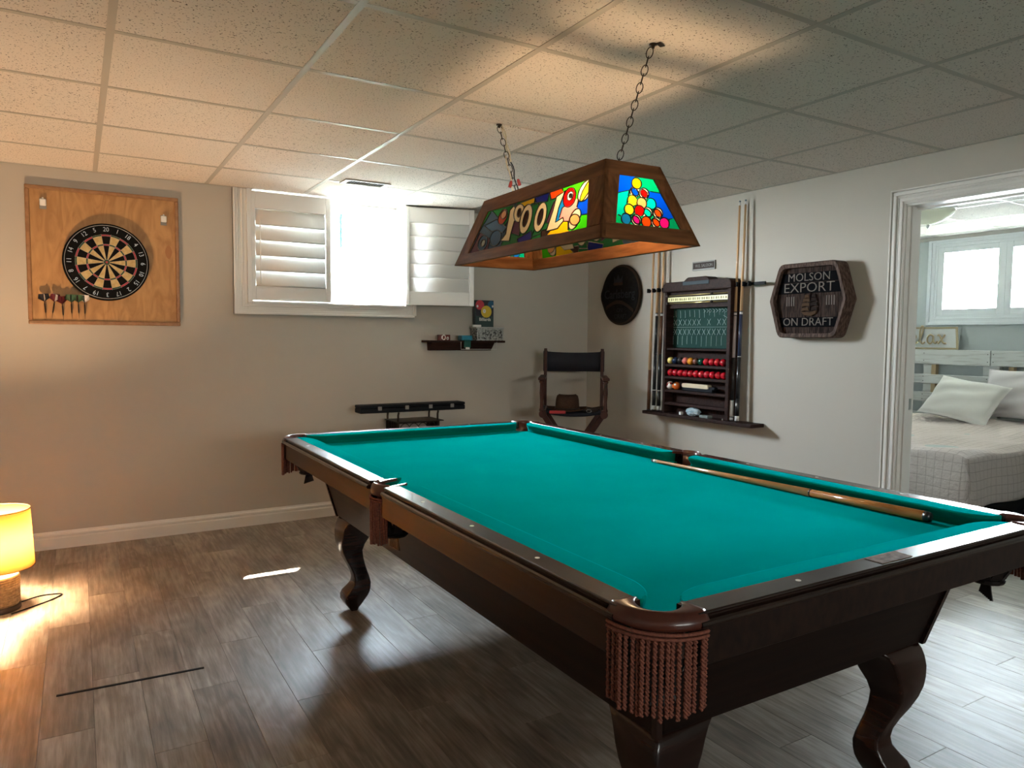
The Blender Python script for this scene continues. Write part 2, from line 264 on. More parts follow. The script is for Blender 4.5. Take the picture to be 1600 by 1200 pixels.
# ------------------------------------------------------------------ mesh helpers
ORG = {}
class MB:
    def __init__(s): s.v = []; s.f = []; s.m = []; s.sm = []; s.cm = 0; s.cs = False
    def add(s, vs_, fs):
        b = len(s.v); s.v += [tuple(q) for q in vs_]
        for f in fs: s.f.append([b+i for i in f]); s.m.append(s.cm); s.sm.append(s.cs)
        return s
    def box(s, x0, x1, y0, y1, z0, z1):
        x0, x1 = min(x0, x1), max(x0, x1); y0, y1 = min(y0, y1), max(y0, y1); z0, z1 = min(z0, z1), max(z0, z1)
        return s.add([(x0,y0,z0),(x1,y0,z0),(x1,y1,z0),(x0,y1,z0),(x0,y0,z1),(x1,y0,z1),(x1,y1,z1),(x0,y1,z1)],
                     [(0,3,2,1),(4,5,6,7),(0,1,5,4),(1,2,6,5),(2,3,7,6),(3,0,4,7)])
    def obox(s, c, ax, ay, az, hx, hy, hz):
        c = Vector(c); ax, ay, az = Vector(ax).normalized()*hx, Vector(ay).normalized()*hy, Vector(az).normalized()*hz
        p = [c-ax-ay-az, c+ax-ay-az, c+ax+ay-az, c-ax+ay-az, c-ax-ay+az, c+ax-ay+az, c+ax+ay+az, c-ax+ay+az]
        return s.add(p, [(0,3,2,1),(4,5,6,7),(0,1,5,4),(1,2,6,5),(2,3,7,6),(3,0,4,7)])
    def beam(s, a, b, w, d, up=(0, 0, 1)):
        a, b = Vector(a), Vector(b); z = (b-a).normalized(); up = Vector(up)
        if abs(z.dot(up)) > .98: up = Vector((0, 1, 0))
        x = z.cross(up).normalized(); y = z.cross(x)
        return s.obox((a+b)/2, x, y, z, w/2, d/2, (b-a).length/2)
    def prism(s, poly, e0, e1, fn):
        """poly 2D, extruded between depths e0,e1; fn(u,v,e)->xyz"""
        n = len(poly); V = [fn(u, v, e0) for u, v in poly]+[fn(u, v, e1) for u, v in poly]
        F = [list(range(n))[::-1], list(range(n, 2*n))]+[(i, (i+1) % n, n+(i+1) % n, n+i) for i in range(n)]
        return s.add(V, F)
    def lathe(s, prof, c=(0, 0, 0), seg=24, ax=(0, 0, 1), cap=True):
        ax = Vector(ax).normalized(); u = ax.orthogonal().normalized(); w = ax.cross(u); c = Vector(c); V = []; F = []
        for r, h in prof:
            for i in range(seg):
                a = 2*PI*i/seg; V.append(c+ax*h+(u*math.cos(a)+w*math.sin(a))*max(r, 1e-5))
        for k in range(len(prof)-1):
            for i in range(seg): F.append((k*seg+i, k*seg+(i+1) % seg, (k+1)*seg+(i+1) % seg, (k+1)*seg+i))
        s.add(V, F)
        if cap:
            b = len(s.v)-len(V)
            s.f.append([b+i for i in range(seg)][::-1]); s.m.append(s.cm); s.sm.append(False)
            s.f.append([b+(len(prof)-1)*seg+i for i in range(seg)]); s.m.append(s.cm); s.sm.append(False)
        return s
    def tube(s, pts, r, seg=8, closed=False, cap=True):
        pts = [Vector(p) for p in pts]; n = len(pts); rs = r if isinstance(r, (list, tuple)) else [r]*n
        V = []; F = []; u = None
        for i, p in enumerate(pts):
            if closed: t = pts[(i+1) % n]-pts[i-1]
            else: t = pts[min(i+1, n-1)]-pts[max(i-1, 0)]
            t.normalize()
            if u is None: u = t.orthogonal().normalized()
            u = (u-t*u.dot(t)); u = u.normalized() if u.length > 1e-6 else t.orthogonal().normalized()
            w = t.cross(u)
            for k in range(seg): a = 2*PI*k/seg; V.append(p+(u*math.cos(a)+w*math.sin(a))*rs[i])
        m = n if closed else n-1
        for i in range(m):
            j = (i+1) % n
            for k in range(seg): F.append((i*seg+k, i*seg+(k+1) % seg, j*seg+(k+1) % seg, j*seg+k))
        if cap and not closed: F.append(tuple(range(seg))[::-1]); F.append(tuple((n-1)*seg+k for k in range(seg)))
        return s.add(V, F)
    def sphere(s, c, r, seg=20, rings=12, sc=(1, 1, 1)):
        c = Vector(c); V = [c+Vector((0, 0, r*sc[2]))]; F = []
        for j in range(1, rings):
            th = PI*j/rings
            for i in range(seg): a = 2*PI*i/seg; V.append(c+Vector((r*sc[0]*math.sin(th)*math.cos(a), r*sc[1]*math.sin(th)*math.sin(a), r*sc[2]*math.cos(th))))
        V.append(c-Vector((0, 0, r*sc[2]))); L = len(V)-1
        for i in range(seg): F.append((0, 1+i, 1+(i+1) % seg)); F.append((L, L-seg+(i+1) % seg, L-seg+i))
        for j in range(rings-2):
            for i in range(seg): b = 1+j*seg; F.append((b+i, b+seg+i, b+seg+(i+1) % seg, b+(i+1) % seg))
        return s.add(V, F)
    def strip(s, profs, closed=False, caps=True):
        """profs: list of cross sections (equal-length lists of 3D pts)"""
        n = len(profs[0]); V = [p for pr in profs for p in pr]; F = []
        m = len(profs)
        for i in range(m if closed else m-1):
            j = (i+1) % m
            for k in range(n): F.append((i*n+k, i*n+(k+1) % n, j*n+(k+1) % n, j*n+k))
        if caps and not closed: F.append(tuple(range(n))[::-1]); F.append(tuple((m-1)*n+k for k in range(n)))
        return s.add(V, F)
    def build(s, name, mats, parent=None, smooth=None, bevel=0, bseg=2, recalc=True):
        org = ORG.get(parent.name, Vector((0, 0, 0))) if parent else Vector((0, 0, 0))
        me = bpy.data.meshes.new(name); me.from_pydata([tuple(Vector(q)-org) for q in s.v], [], s.f)
        if not isinstance(mats, (list, tuple)): mats = [mats]
        for m in mats: me.materials.append(MT[m] if isinstance(m, str) else m)
        if len(mats) > 1: me.polygons.foreach_set('material_index', s.m)
        if smooth is None: me.polygons.foreach_set('use_smooth', s.sm)
        else: me.polygons.foreach_set('use_smooth', [smooth]*len(s.f))
        if recalc:
            bm = bmesh.new(); bm.from_mesh(me); bmesh.ops.recalc_face_normals(bm, faces=bm.faces)
            if bevel: bmesh.ops.bevel(bm, geom=[e for e in bm.edges if len(e.link_faces) == 2 and e.calc_face_angle(0) > .5], offset=bevel, segments=bseg, affect='EDGES', profile=.5, clamp_overlap=True)
            bm.to_mesh(me); bm.free()
        me.update()
        o = bpy.data.objects.new(name, me); C.objects.link(o)
        if parent: o.parent = parent; ORG[o.name] = org
        else: ORG[o.name] = Vector((0, 0, 0))
        return o
def tag(o, label=None, cat=None, group=None, kind=None):
    if label: o['label'] = label
    if cat: o['category'] = cat
    if group: o['group'] = group
    if kind: o['kind'] = kind
    return o
def thing(name, loc, label, cat, group=None):
    o = bpy.data.objects.new(name, None); C.objects.link(o); o.location = loc; o.empty_display_size = .05
    ORG[o.name] = Vector(loc); return tag(o, label, cat, group)
def struct(o): o['kind'] = 'structure'; return o
def sroot(name, loc=(0, 0, 0)):
    o = bpy.data.objects.new(name, None); C.objects.link(o); o.location = loc; ORG[o.name] = Vector(loc); o['kind'] = 'structure'; return o
def clone(o, parent=None):
    c = o.copy(); C.objects.link(c)
    if parent: c.parent = parent
    for ch in [k for k in C.objects if k.parent == o]: clone(ch, c)
    return c
def clone_to(o, loc, rz=None, label=None, group=None):
    c = clone(o); c.location = loc
    if rz is not None: c.rotation_euler[2] = rz
    if label: c['label'] = label
    if group: c['group'] = group
    return c
_tc = {}
def text(name, s, size, m, parent, origin, xd, yd, ext=.001, align='CENTER', sx_=1., shear=0, bold=0.):
    cu = bpy.data.curves.new('txt', 'FONT'); cu.body = s; cu.size = 1; cu.align_x = align; cu.align_y = 'CENTER'; cu.extrude = ext/size; cu.shear = shear
    cu.resolution_u = 3; cu.offset = bold
    o = bpy.data.objects.new('txt', cu); C.objects.link(o); dg = bpy.context.evaluated_depsgraph_get()
    me = o.evaluated_get(dg).to_mesh(); X = Vector(xd).normalized()*size*sx_; Y = Vector(yd).normalized()*size; Z = X.cross(Y).normalized()*size; O = Vector(origin)
    b = MB(); b.add([O+X*v.co.x+Y*v.co.y+Z*v.co.z for v in me.vertices], [list(p.vertices) for p in me.polygons])
    o.evaluated_get(dg).to_mesh_clear(); bpy.data.objects.remove(o); bpy.data.curves.remove(cu)
    return b.build(name, m, parent, smooth=False)
def rrect(w, h, r, n=5, cx=0, cy=0):
    P = []
    for qx, qy, a0 in ((w/2-r, h/2-r, 0), (-w/2+r, h/2-r, 90), (-w/2+r, -h/2+r, 180), (w/2-r, -h/2+r, 270)):
        for i in range(n+1): a = math.radians(a0+90*i/n); P.append((cx+qx+r*math.cos(a), cy+qy+r*math.sin(a)))
    return P
def arc(cx, cy, r, a0, a1, n):
    return [(cx+r*math.cos(math.radians(a0+(a1-a0)*i/n)), cy+r*math.sin(math.radians(a0+(a1-a0)*i/n))) for i in range(n+1)]
RWALL = dict(xd=(0, -1, 0), yd=(0, 0, 1)); BWALL = dict(xd=(1, 0, 0), yd=(0, 0, 1))
# ================================================================== ROOM SHELL
X0, X1R, Y0 = -1.9, XR, -6.3          # main room extents
# --- floor with planks
fl = sroot('floor')
MB().box(X0-.1, 6.8, -9.9, .0, -.12, -.0135).build('subfloor', mat('grey_underlay', (.05, .04, .035), .9), fl)
PW, PL = .1525, 1.0
pm = {}
def plank(x0, x1, y0, y1):
    key = (round(x1-x0, 4), round(y1-y0, 4))
    if key not in pm:
        b = MB(); w, h = key; b.box(-w/2+.0004, w/2-.0004, -h/2+.0004, h/2-.0004, -.013, 0)
        o = b.build('plank', 'floor', fl, bevel=.0007, bseg=1); pm[key] = o
    else:
        o = pm[key].copy(); C.objects.link(o)
    o.location = ((x0+x1)/2, (y0+y1)/2, 0); return o
x = -.097-PW*12; k = 0
while x < XR+.14-1e-4:
    xa, xb = x, min(x+PW, XR+.13); off = (k*.37) % 1.0
    y = Y0-.2+off-PL
    while y < YB-1e-4:
        ya, yb = max(y, Y0), min(y+PL, YB)
        if xa >= XR-.02 and False: pass
        if yb-ya > .02 and (xb > -1.4 or True): plank(xa, xb, ya, yb)
        y += PL
    x += PW; k += 1
MB().box(X0, XR, -9.6, Y0-.0005, -.013, 0).build('boards_behind', 'floor', fl)
MB().box(XR+.13, 6.7, -5.0, -.9, -.013, 0).build('bedroom_boards', 'floor', fl)

# --- ceiling: T-bar grid and lay-in tiles
ce = sroot('ceiling')
SX, SY = .6096, .6096*.98335
MB().box(X0, XR, -9.6, Y0-.001, H, H+.02).build('tile_field', 'tile', ce)
MB().box(X0-.1, XR+.12, -9.9, 0, H+.12, H+.2).build('ceiling_void', mat('dark_void', (.03, .03, .03), .9), ce)
xs = [i*SX for i in range(-3, 6)]; ys = [-i*SY for i in range(1, 11)]
def tee(b, x0, x1, y0, y1):
    b.box(x0, x1, y0, y1, H, H+.0012)
for x in xs: MB().box(x-.012, x+.012, Y0, YB, H, H+.0015).box(x-.001, x+.001, Y0, YB, H+.0015, H+.03).build('main_tee', 'tee', ce)
cols = [X0]+xs+[XR]
for y in ys:
    for a, b in zip(cols[:-1], cols[1:]):
        MB().box(a+.012, b-.012, y-.012, y+.012, H+.0004, H+.0016).box(a+.012, b-.012, y-.001, y+.001, H+.0016, H+.028).build('cross_tee', 'tee', ce)
MB().box(X0, XR, YB-.016, YB, H-.0005, H+.001).box(XR-.016, XR, Y0, YB-.016, H-.0005, H+.001).build('wall_angle', 'tee', ce)
rows = [YB]+ys+[Y0]
for i, (a, b) in enumerate(zip(cols[:-1], cols[1:])):
    for j, (yt, yb2) in enumerate(zip(rows[:-1], rows[1:])):
        cx_, cy_ = (a+b)/2, (yt+yb2)/2
        if abs(cx_-(2.5*SX)) < .1 and yt > -2.2 > yb2 and False: pass
        if abs(a-2*SX) < .01 and yt+.001 > -3*SY and yb2 < -3*SY-.1 and abs(yt+3*SY) < .01:   # the cut tile where the second chain goes through
            ycut = -2.178
            o = MB().box(a+.006, b-.006, ycut+.004, yt-.006, H+.002, H+.018).build('tile', 'tile', ce)
            o = MB().box(-.295, .295, -(ycut-yb2)/2+.006, (ycut-yb2)/2, 0, .016).build('tile', 'tile', ce)
            o.location = (cx_, (ycut+yb2)/2-.005, H+.003); o.rotation_euler = (math.radians(1.2), 0, 0); continue
        w, h = b-a, yt-yb2
        key = ('t', round(w, 3), round(h, 3))
        if key in pm: o = pm[key].copy(); C.objects.link(o)
        else: o = MB().box(-w/2+.005, w/2-.005, -h/2+.005, h/2-.005, 0, .016).build('tile', 'tile', ce); pm[key] = o
        o.location = (cx_, cy_, H+.002)
# --- back wall with window opening
WX0, WX1, WZ0 = .885, 1.955, 1.49
wb = MB()
wb.box(X0-.1, WX0, YB, YB+.30, 0, H+.2).box(WX1, XR+.1, YB, YB+.30, 0, H+.2).box(WX0, WX1, YB, YB+.30, 0, WZ0).box(WX0, WX1, YB, YB+.30, H+.0, H+.2)
struct(wb.build('wall_back', 'wall'))
DY0, DY1, DZ = -2.820, -3.62, 1.980        # doorway in right wall (y from DY0 towards camera to DY1)
wr = MB()
wr.box(XR, XR+.12, YB, DY0, 0, H+.2).box(XR, XR+.12, DY1, -9.9, 0, H+.2).box(XR, XR+.12, DY0, DY1, DZ, H+.2)
struct(wr.build('wall_right', 'wall'))
struct(MB().box(X0-.12, X0, -9.9, YB, 0, H+.2).build('wall_left', 'wall'))
struct(MB().box(X0, -.6, -9.9, -9.6, 0, H+.2).box(2.4, XR+.1, -9.9, -9.6, 0, H+.2).box(-.6, 2.4, -9.9, -9.6, 0, 1.50).box(-.6, 2.4, -9.9, -9.6, 2.10, H+.2).build('wall_front', 'wall'))
w3 = sroot('added_fill_window')  # unseen rear window, added to brighten the room from behind the camera
MB().box(-.6, -.55, -9.78, -9.72, 1.50, 2.10).box(2.35, 2.4, -9.78, -9.72, 1.50, 2.10).box(-.55, 2.35, -9.78, -9.72, 1.50, 1.54).box(-.55, 2.35, -9.78, -9.72, 2.06, 2.10).build('window_frame', 'vinyl', w3)
MB().box(-.56, 2.36, -9.752, -9.748, 1.53, 2.07).build('glass_pane', 'fill_pane', w3)
# baseboards (profiled)
def baseboard(name, pts, nrm):
    prof = [(0, 0), (.014, 0), (.014, .062), (.011, .068), (.011, .074), (.0145, .079), (.0135, .088), (.006, .094), (.004, .103), (0, .103)]
    (xa, ya), (xb, yb) = pts; nx, ny = nrm
    b = MB(); b.strip([[(xa+nx*d, ya+ny*d, z) for d, z in prof], [(xb+nx*d, yb+ny*d, z) for d, z in prof]])
    return struct(b.build(name, 'trim'))
baseboard('baseboard_back', ((X0, YB), (XR, YB)), (0, -1))
baseboard('baseboard_right', ((XR, YB-.015), (XR, DY0+.078)), (-1, 0))
baseboard('baseboard_left', ((X0, Y0), (X0, YB-.015)), (1, 0))
# door casing: stepped mouldings
def casing_h(b):
    for d0, d1, t in ((.0, .076, .010), (.003, .008, .014), (.014, .030, .018), (.034, .040, .016), (.046, .064, .023), (.068, .076, .028)):
        b.box(XR-t, XR, DY0+d1, DY1-d1, DZ+d0, DZ+d1)
CP = ((.0, .076, .010), (.003, .008, .014), (.014, .030, .018), (.034, .040, .016), (.046, .064, .023), (.068, .076, .028))
def casing_v2(b, y0, s):
    for d0, d1, t in CP:
        b.box(XR-t, XR, y0+s*d0, y0+s*d1, 0, DZ+d0)
dr = sroot('door_1')
for y0, s in ((DY0, 1), (DY1, -1)):
    b = MB(); casing_v2(b, y0, s); b.build('side_casing', 'trim', dr, bevel=.002, bseg=1)
b = MB(); casing_h(b); b.build('head_casing', 'trim', dr, bevel=.002, bseg=1)
jb = MB().box(XR-.002, XR+.122, DY0, DY0-.006, 0, DZ).box(XR-.002, XR+.122, DY1, DY1+.018, 0, DZ).box(XR-.002, XR+.122, DY0, DY1, DZ-.010, DZ)
jb.box(XR+.03, XR+.060, DY0-.006, DY0-.016, 0, DZ-.010).box(XR+.04, XR+.075, DY1+.018, DY1+.03, 0, DZ-.018).box(XR+.04, XR+.075, DY0-.03, DY1+.03, DZ-.03, DZ-.018)
jb.build('jamb', 'trim', dr, bevel=.0015, bseg=1)
MB().box(XR+.082, XR+.105, DY0-.0055, DY0-.0075, .90, .96).build('strike_plate', 'chrome', dr)
# --- bedroom shell (seen through the doorway)
BX = 6.7
wbr = MB().box(BX, BX+.3, -5.0, -2.46, 0, H+.2).box(BX, BX+.3, -1.25, -.8, 0, H+.2).box(BX, BX+.3, -2.46, -1.25, 0, 1.50).box(BX, BX+.3, -2.46, -1.25, 2.13, H+.2)
struct(wbr.build('wall_bedroom_east', 'bedwall'))
struct(MB().box(XR+.12, BX+.3, -.9, -.8, 0, H+.2).build('wall_bedroom_north', 'bedwall'))
struct(MB().box(XR+.12, BX+.3, -5.1, -5.0, 0, H+.2).build('wall_bedroom_south', 'bedwall'))
struct(MB().box(XR+.1201, XR+.125, -.9, DY0+.001, 0, H+.1).box(XR+.1201, XR+.125, DY1-.001, -5.0, 0, H+.1).box(XR+.1201, XR+.125, DY0, DY1, DZ, H+.1).build('wall_bedroom_west', 'bedwall'))
cb = sroot('ceiling_bedroom')
MB().box(XR+.12, BX+.3, -5.1, -.8, H+.05, H+.1).build('ceiling_void', 'tee', cb)
bx = [XR+.125]+[4.10+.6096*i for i in range(0, 5)]+[BX]; by = [-.9]+[-1.29-.6*i for i in range(0, 6)]+[-5.0]
for x in bx[1:-1]: MB().box(x-.012, x+.012, -5.0, -.9, H, H+.0015).build('main_tee', 'tee', cb)
for y in by[1:-1]:
    for a, b in zip(bx[:-1], bx[1:]): MB().box(a+.012, b-.012, y-.012, y+.012, H+.0004, H+.0016).build('cross_tee', 'tee', cb)
for a, b in zip(bx[:-1], bx[1:]):
    for c_, d_ in zip(by[:-1], by[1:]):
        w, h = b-a, c_-d_; key = ('t', round(w, 3), round(h, 3))
        if key in pm and pm[key].parent == cb: o = pm[key].copy(); C.objects.link(o)
        else: o = MB().box(-w/2+.005, w/2-.005, -h/2+.005, h/2-.005, 0, .016).build('tile', 'tile', cb); pm[key] = o
        o.location = ((a+b)/2, (c_+d_)/2, H+.002)
MB().box(BX-.03, BX, -5, -.9, H-.03, H).build('crown_angle', 'tee', cb)

# ================================================================== MAIN WINDOW (window_1)
wn = sroot('window_1')
# outer frame and sashes, set in the wall thickness
fy0, fy1 = .10, .17
b = MB().box(WX0, WX0+.06, fy0, fy1, WZ0, H).box(WX1-.06, WX1, fy0, fy1, WZ0, H).box(WX0+.06, WX1-.06, fy0, fy1, WZ0, WZ0+.10).box(WX0+.06, WX1-.06, fy0, fy1, H-.06, H)
b.build('window_frame', 'vinyl', wn, bevel=.004)
for sx0, sx1, yy in ((WX0+.06, 1.50, .105), (1.44, WX1-.06, .135)):
    b = MB().box(sx0, sx0+.042, yy, yy+.03, WZ0+.10, H-.06).box(sx1-.042, sx1, yy, yy+.03, WZ0+.10, H-.06).box(sx0+.042, sx1-.042, yy, yy+.03, WZ0+.10, WZ0+.145).box(sx0+.042, sx1-.042, yy, yy+.03, H-.10, H-.06)
    s_ = b.build('sash', 'vinyl', wn, bevel=.003)
    MB().box(sx0+.04, sx1-.04, yy+.012, yy+.016, WZ0+.143, H-.098).build('glass_pane', 'pane', s_)
MB().box(1.523, 1.541, .098, .112, 1.90, 2.14).build('lift_handle', 'tealmetal', wn, bevel=.003)
b = MB().box(WX0, WX0+.004, YB, .10, WZ0, H).box(WX1-.004, WX1, YB, .10, WZ0, H).box(WX0, WX1, YB, .10, WZ0, WZ0+.006)
b.build('reveal_liner', 'vinyl', wn)
# casing round the opening
def casing_profile(b, x0, x1, z0, z1, t): b.box(x0, x1, YB-t, YB, z0, z1)
b = MB()
for d0, d1, t in ((0, .085, .012), (.055, .085, .022), (.070, .085, .028), (.022, .034, .018)):
    b.box(WX0-.036-d1, WX0-.036-d0, YB-t, YB, 1.49-d1, H-.0015)
b.build('side_casing', 'trim', wn, bevel=.002, bseg=1)
b = MB()
for d0, d1, t in ((0, .070, .012), (.045, .070, .022), (.058, .070, .028)):
    b.box(WX1+.01+d0, WX1+.01+d1, YB-t, YB, 1.49-d1, H-.0015)
b.build('side_casing', 'trim', wn, bevel=.002, bseg=1)
b = MB()
for d0, d1, t in ((0, .085, .012), (.055, .085, .022), (.070, .085, .028), (.022, .034, .018)):
    b.box(WX0-.036-d0, WX1+.010+d0*.8, YB-t, YB, 1.49-d1, 1.49-d0)
b.build('bottom_casing', 'trim', wn, bevel=.002, bseg=1)
b = MB().box(WX0-.036, WX0-.008, YB-.030, YB, 1.482, H-.0015).box(WX1-.006, WX1+.012, YB-.030, YB, 1.482, H-.0015).box(WX0-.008, WX1-.006, YB-.030, YB, 1.478, 1.492)
b.build('shutter_frame', 'shutter', wn, bevel=.002, bseg=1)
# ---- shutters
def make_shutter(name, loc, ang, label, rod_side, tilt, flip=1, W_=.545, hs=.045):
    """local: hinge at x=0, panel along +x (flip=-1: along -x), face towards -y"""
    z0, z1 = 1.498, 2.205
    t = thing(name, (0, 0, 0), label, 'shutter')
    def bx(a0, a1, y0, y1, za, zb, nm):
        b = MB().box(flip*a0, flip*a1, y0, y1, za, zb); return b.build(nm, 'shutter', t, bevel=.003)
    bx(0, hs, -.013, .013, z0, z1, 'stile'); bx(W_-.035, W_, -.013, .013, z0, z1, 'stile')
    bx(hs, W_-.035, -.011, .011, z0, 1.596, 'bottom_rail'); bx(hs, W_-.035, -.011, .011, 2.094, z1, 'top_rail')
    for k in range(5):
        zc = 1.645+k*.0995
        # elliptical louvre section
        P = []
        for i in range(10):
            a = 2*PI*i/10; u, v = .0565*math.cos(a), .0055*math.sin(a)
            P.append((u*math.cos(tilt)-v*math.sin(tilt), u*math.sin(tilt)+v*math.cos(tilt)))
        b = MB(); b.cs = True
        b.strip([[(flip*(hs+.002), p[0], zc+p[1]) for p in P], [(flip*(W_-.037), p[0], zc+p[1]) for p in P]])
        b.build('louver', 'shutter', t)
    xr = .068 if rod_side == 0 else W_-.058
    MB().tube([(flip*xr, -.048, 1.60), (flip*xr, -.048, 2.03)], .004, 6).build('tilt_rod', 'shutter', t)
    for zc in (1.60, 2.10):
        MB().box(flip*-.004, flip*.012, -.018, -.013, zc-.03, zc+.03).build('hinge', 'white', t)
    t.location = loc; t.rotation_euler = (0, 0, ang); return t
make_shutter('plantation_shutter', (.856, YB-.013, 0), 0, 'closed white plantation shutter on the left half of the window', 0, math.radians(77))
make_shutter('plantation_shutter', (1.958, YB-.022, 0), math.radians(163), 'open white plantation shutter swung out against the wall right of the window', 1, math.radians(84), flip=-1, W_=.50, hs=.022)
# ================================================================== BEDROOM WINDOW AND THINGS
w2 = sroot('window_2')
b = MB()
for d0, d1, t in ((0, .085, .012), (.055, .085, .024), (.02, .034, .018)):
    b.box(BX-t, BX, -1.29+d0-.0, -1.29+d1, 1.50-d1, 2.12+d1*.9).box(BX-t, BX, -2.42-d1, -2.42-d0, 1.50-d1, 2.12+d1*.9)
    b.box(BX-t, BX, -2.42-d0, -1.29+d0, 1.50-d1, 1.50-d0).box(BX-t, BX, -2.42-d0, -1.29+d0, 2.12+d0*.9, 2.12+d1*.9)
b.build('casing', 'vinyl', w2, bevel=.002, bseg=1)
for ya, yb in ((-1.29, -1.85), (-1.86, -2.42)):
    b = MB().box(BX-.01, BX+.02, ya, ya-.055, 1.50, 2.12).box(BX-.01, BX+.02, yb, yb+.05, 1.50, 2.12).box(BX-.01, BX+.02, ya-.055, yb+.05, 1.50, 1.56).box(BX-.01, BX+.02, ya-.055, yb+.05, 2.07, 2.12)
    f = b.build('sash', 'vinyl', w2, bevel=.003)
    MB().box(BX-.004, BX+.004, ya-.06, yb+.055, 2.015, 2.022).build('muntin', 'vinyl', f)
    MB().box(BX+.012, BX+.016, ya-.05, yb+.045, 1.555, 2.075).build('glass_pane', 'pane', f)
MB().box(BX-.012, BX+.03, -1.846, -1.864, 1.50, 2.12).build('mullion', 'vinyl', w2)
# ceiling light (alabaster bowl)
t = thing('ceiling_light', (5.08, -2.10, H), 'frosted bowl ceiling light with a small finial on the bedroom ceiling', 'ceiling light')
b = MB(); b.cs = True; b.lathe([(.0, .0), (.155, -.0), (.175, -.012), (.172, -.028), (.16, -.034)], (5.08, -2.10, H), 40, cap=False).build('canopy', 'white', t)
b = MB(); b.cs = True; b.lathe([(.165, -.030), (.168, -.036), (.155, -.058), (.13, -.082), (.09, -.105), (.04, -.120), (.008, -.124)], (5.08, -2.10, H), 40, cap=False).build('bowl', 'frost', t)
b = MB(); b.cs = True; b.lathe([(.003, -.122), (.012, -.126), (.009, -.135), (.012, -.142), (.006, -.150), (.001, -.156)], (5.08, -2.10, H), 12).build('finial', 'chrome', t)
# pallet headboard
t = thing('pallet_headboard', (BX-.10, -2.0, 0), 'whitewashed pallet headboard of horizontal boards behind the bed', 'headboard')
hx0, hx1 = BX-.118, BX-.098
for ya, yb in ((-.99, -1.826), (-1.834, -2.74)):
    for k, (z0, z1) in enumerate(((1.06, 1.192), (.885, .968), (.715, .80), (.54, .62), (.37, .45))):
        j = random.uniform(-.004, .004)
        b = MB().box(hx0, hx1, ya, yb, z0+j, z1+j); p_ = b.build('board', 'pallet', t, bevel=.003)
        q = MB()
        for yy in (ya-.018, yb+.018, ya-.27):
            for zz in (z0+.25*(z1-z0), z0+.75*(z1-z0)): q.lathe([(.004, 0), (.004, .0015)], (hx0-.0015, yy, zz+j), 8, (1, 0, 0))
        if k < 4: q.build('nail_heads', 'iron', p_)['kind'] = 'stuff'
for yy in (-1.02, -1.285, -1.80, -1.86, -2.35, -2.72):
    MB().box(hx1, hx1+.06, yy+.035, yy-.035, 0, 1.17).build('stringer', 'pallet', t, bevel=.003)
for yy, zz in ((-1.285, 1.01), (-1.93, 1.01), (-1.285, .842), (-1.285, .668)):
    MB().box(hx1+.001, hx1+.050, yy-.036, yy-.075, zz-.045, zz+.045).build('spacer_block', 'palletraw', t)
# relax sign
t = thing('word_sign', (BX-.11, -1.28, 1.192), 'small white sign with the word relax in twine resting on the headboard', 'sign')
b = MB(); b.obox((BX-.085, -1.275, 1.295), (0, 1, 0), (-.14, 0, 1), (1, 0, .14), .265, .10, .006); b.build('board', 'signwhite', t, bevel=.004)
fr = MB()
for s_ in (-1, 1):
    fr.obox((BX-.091, -1.275+s_*.258, 1.295), (0, 1, 0), (-.14, 0, 1), (1, 0, .14), .008, .10, .006)
    fr.obox((BX-.091-.0135*s_, -1.275, 1.295+s_*.093), (0, 1, 0), (-.14, 0, 1), (1, 0, .14), .265, .008, .006)
fr.build('rim', 'rope', t)
# cursive word built as rope strokes
def rope_word(t):
    O = Vector((BX-.101, -1.025, 1.245))
    def P(u, v): return O+Vector((-.14*v*.09, -u*.165, v*.09))
    strokes = []
    strokes.append([P(.0+.1*i, [0, .55, .85, .62, .62, .9][i]) for i in range(6)])                                   # r
    strokes.append([P(.62+.30*u, v) for u, v in ((0, .2), (.5, .35), (.9, .7), (.6, .9), (.25, .7), (.2, .25), (.6, 0), (1.2, .15))])   # e
    strokes.append([P(1.05+.30*u, v) for u, v in ((0, .2), (.6, .9), (.95, 1.6), (.65, 1.75), (.3, 1.2), (.25, .35), (.6, 0), (1.1, .15))])  # l
    strokes.append([P(1.50+.36*u, v) for u, v in ((1, .75), (.6, .9), (.15, .65), (.1, .2), (.5, 0), (.9, .3), (1.02, .8), (1.0, .25), (1.3, .05), (1.6, .25))])  # a
    strokes.append([P(2.10+.40*u, v) for u, v in ((0, .85), (.3, .8), (.7, .1), (1.1, .05))]); strokes.append([P(2.10+.40*u, v) for u, v in ((1.0, .9), (.6, .5), (.0, .0))])  # x
    b = MB(); b.cs = True
    for s_ in strokes:
        pts = []
        for i in range(len(s_)-1):
            p0, p1, p2, p3 = s_[max(i-1, 0)], s_[i], s_[i+1], s_[min(i+2, len(s_)-1)]
            for k in range(5):
                q = k/5; pts.append(.5*((2*p1)+(p2-p0)*q+(2*p0-5*p1+4*p2-p3)*q*q+(3*p1-p0-3*p2+p3)*q**3))
        pts.append(s_[-1]); b.tube(pts, .0085, 6)
    b.build('lettering', 'rope', t)
rope_word(t)
# bed
t = thing('bed', (5.5, -1.95, 0), 'bed under a blush grid-quilted cover with a black frame in the bedroom', 'bed')
bx0, bx1, by0, by1 = 4.50, 6.57, -2.72, -1.20
MB().box(bx0+.03, bx1, by0+.03, by1-.03, .22, .57).build('mattress', 'mattress', t, bevel=.03)
MB().box(bx0+.06, bx1, by0+.05, by1-.05, .13, .215).build('bed_frame', 'black', t, bevel=.005)
for a in (bx0+.12, bx1-.1):
    for c_ in (by0+.12, by1-.12): MB().box(a-.02, a+.02, c_-.02, c_+.02, 0, .135).build('leg', 'black', t)
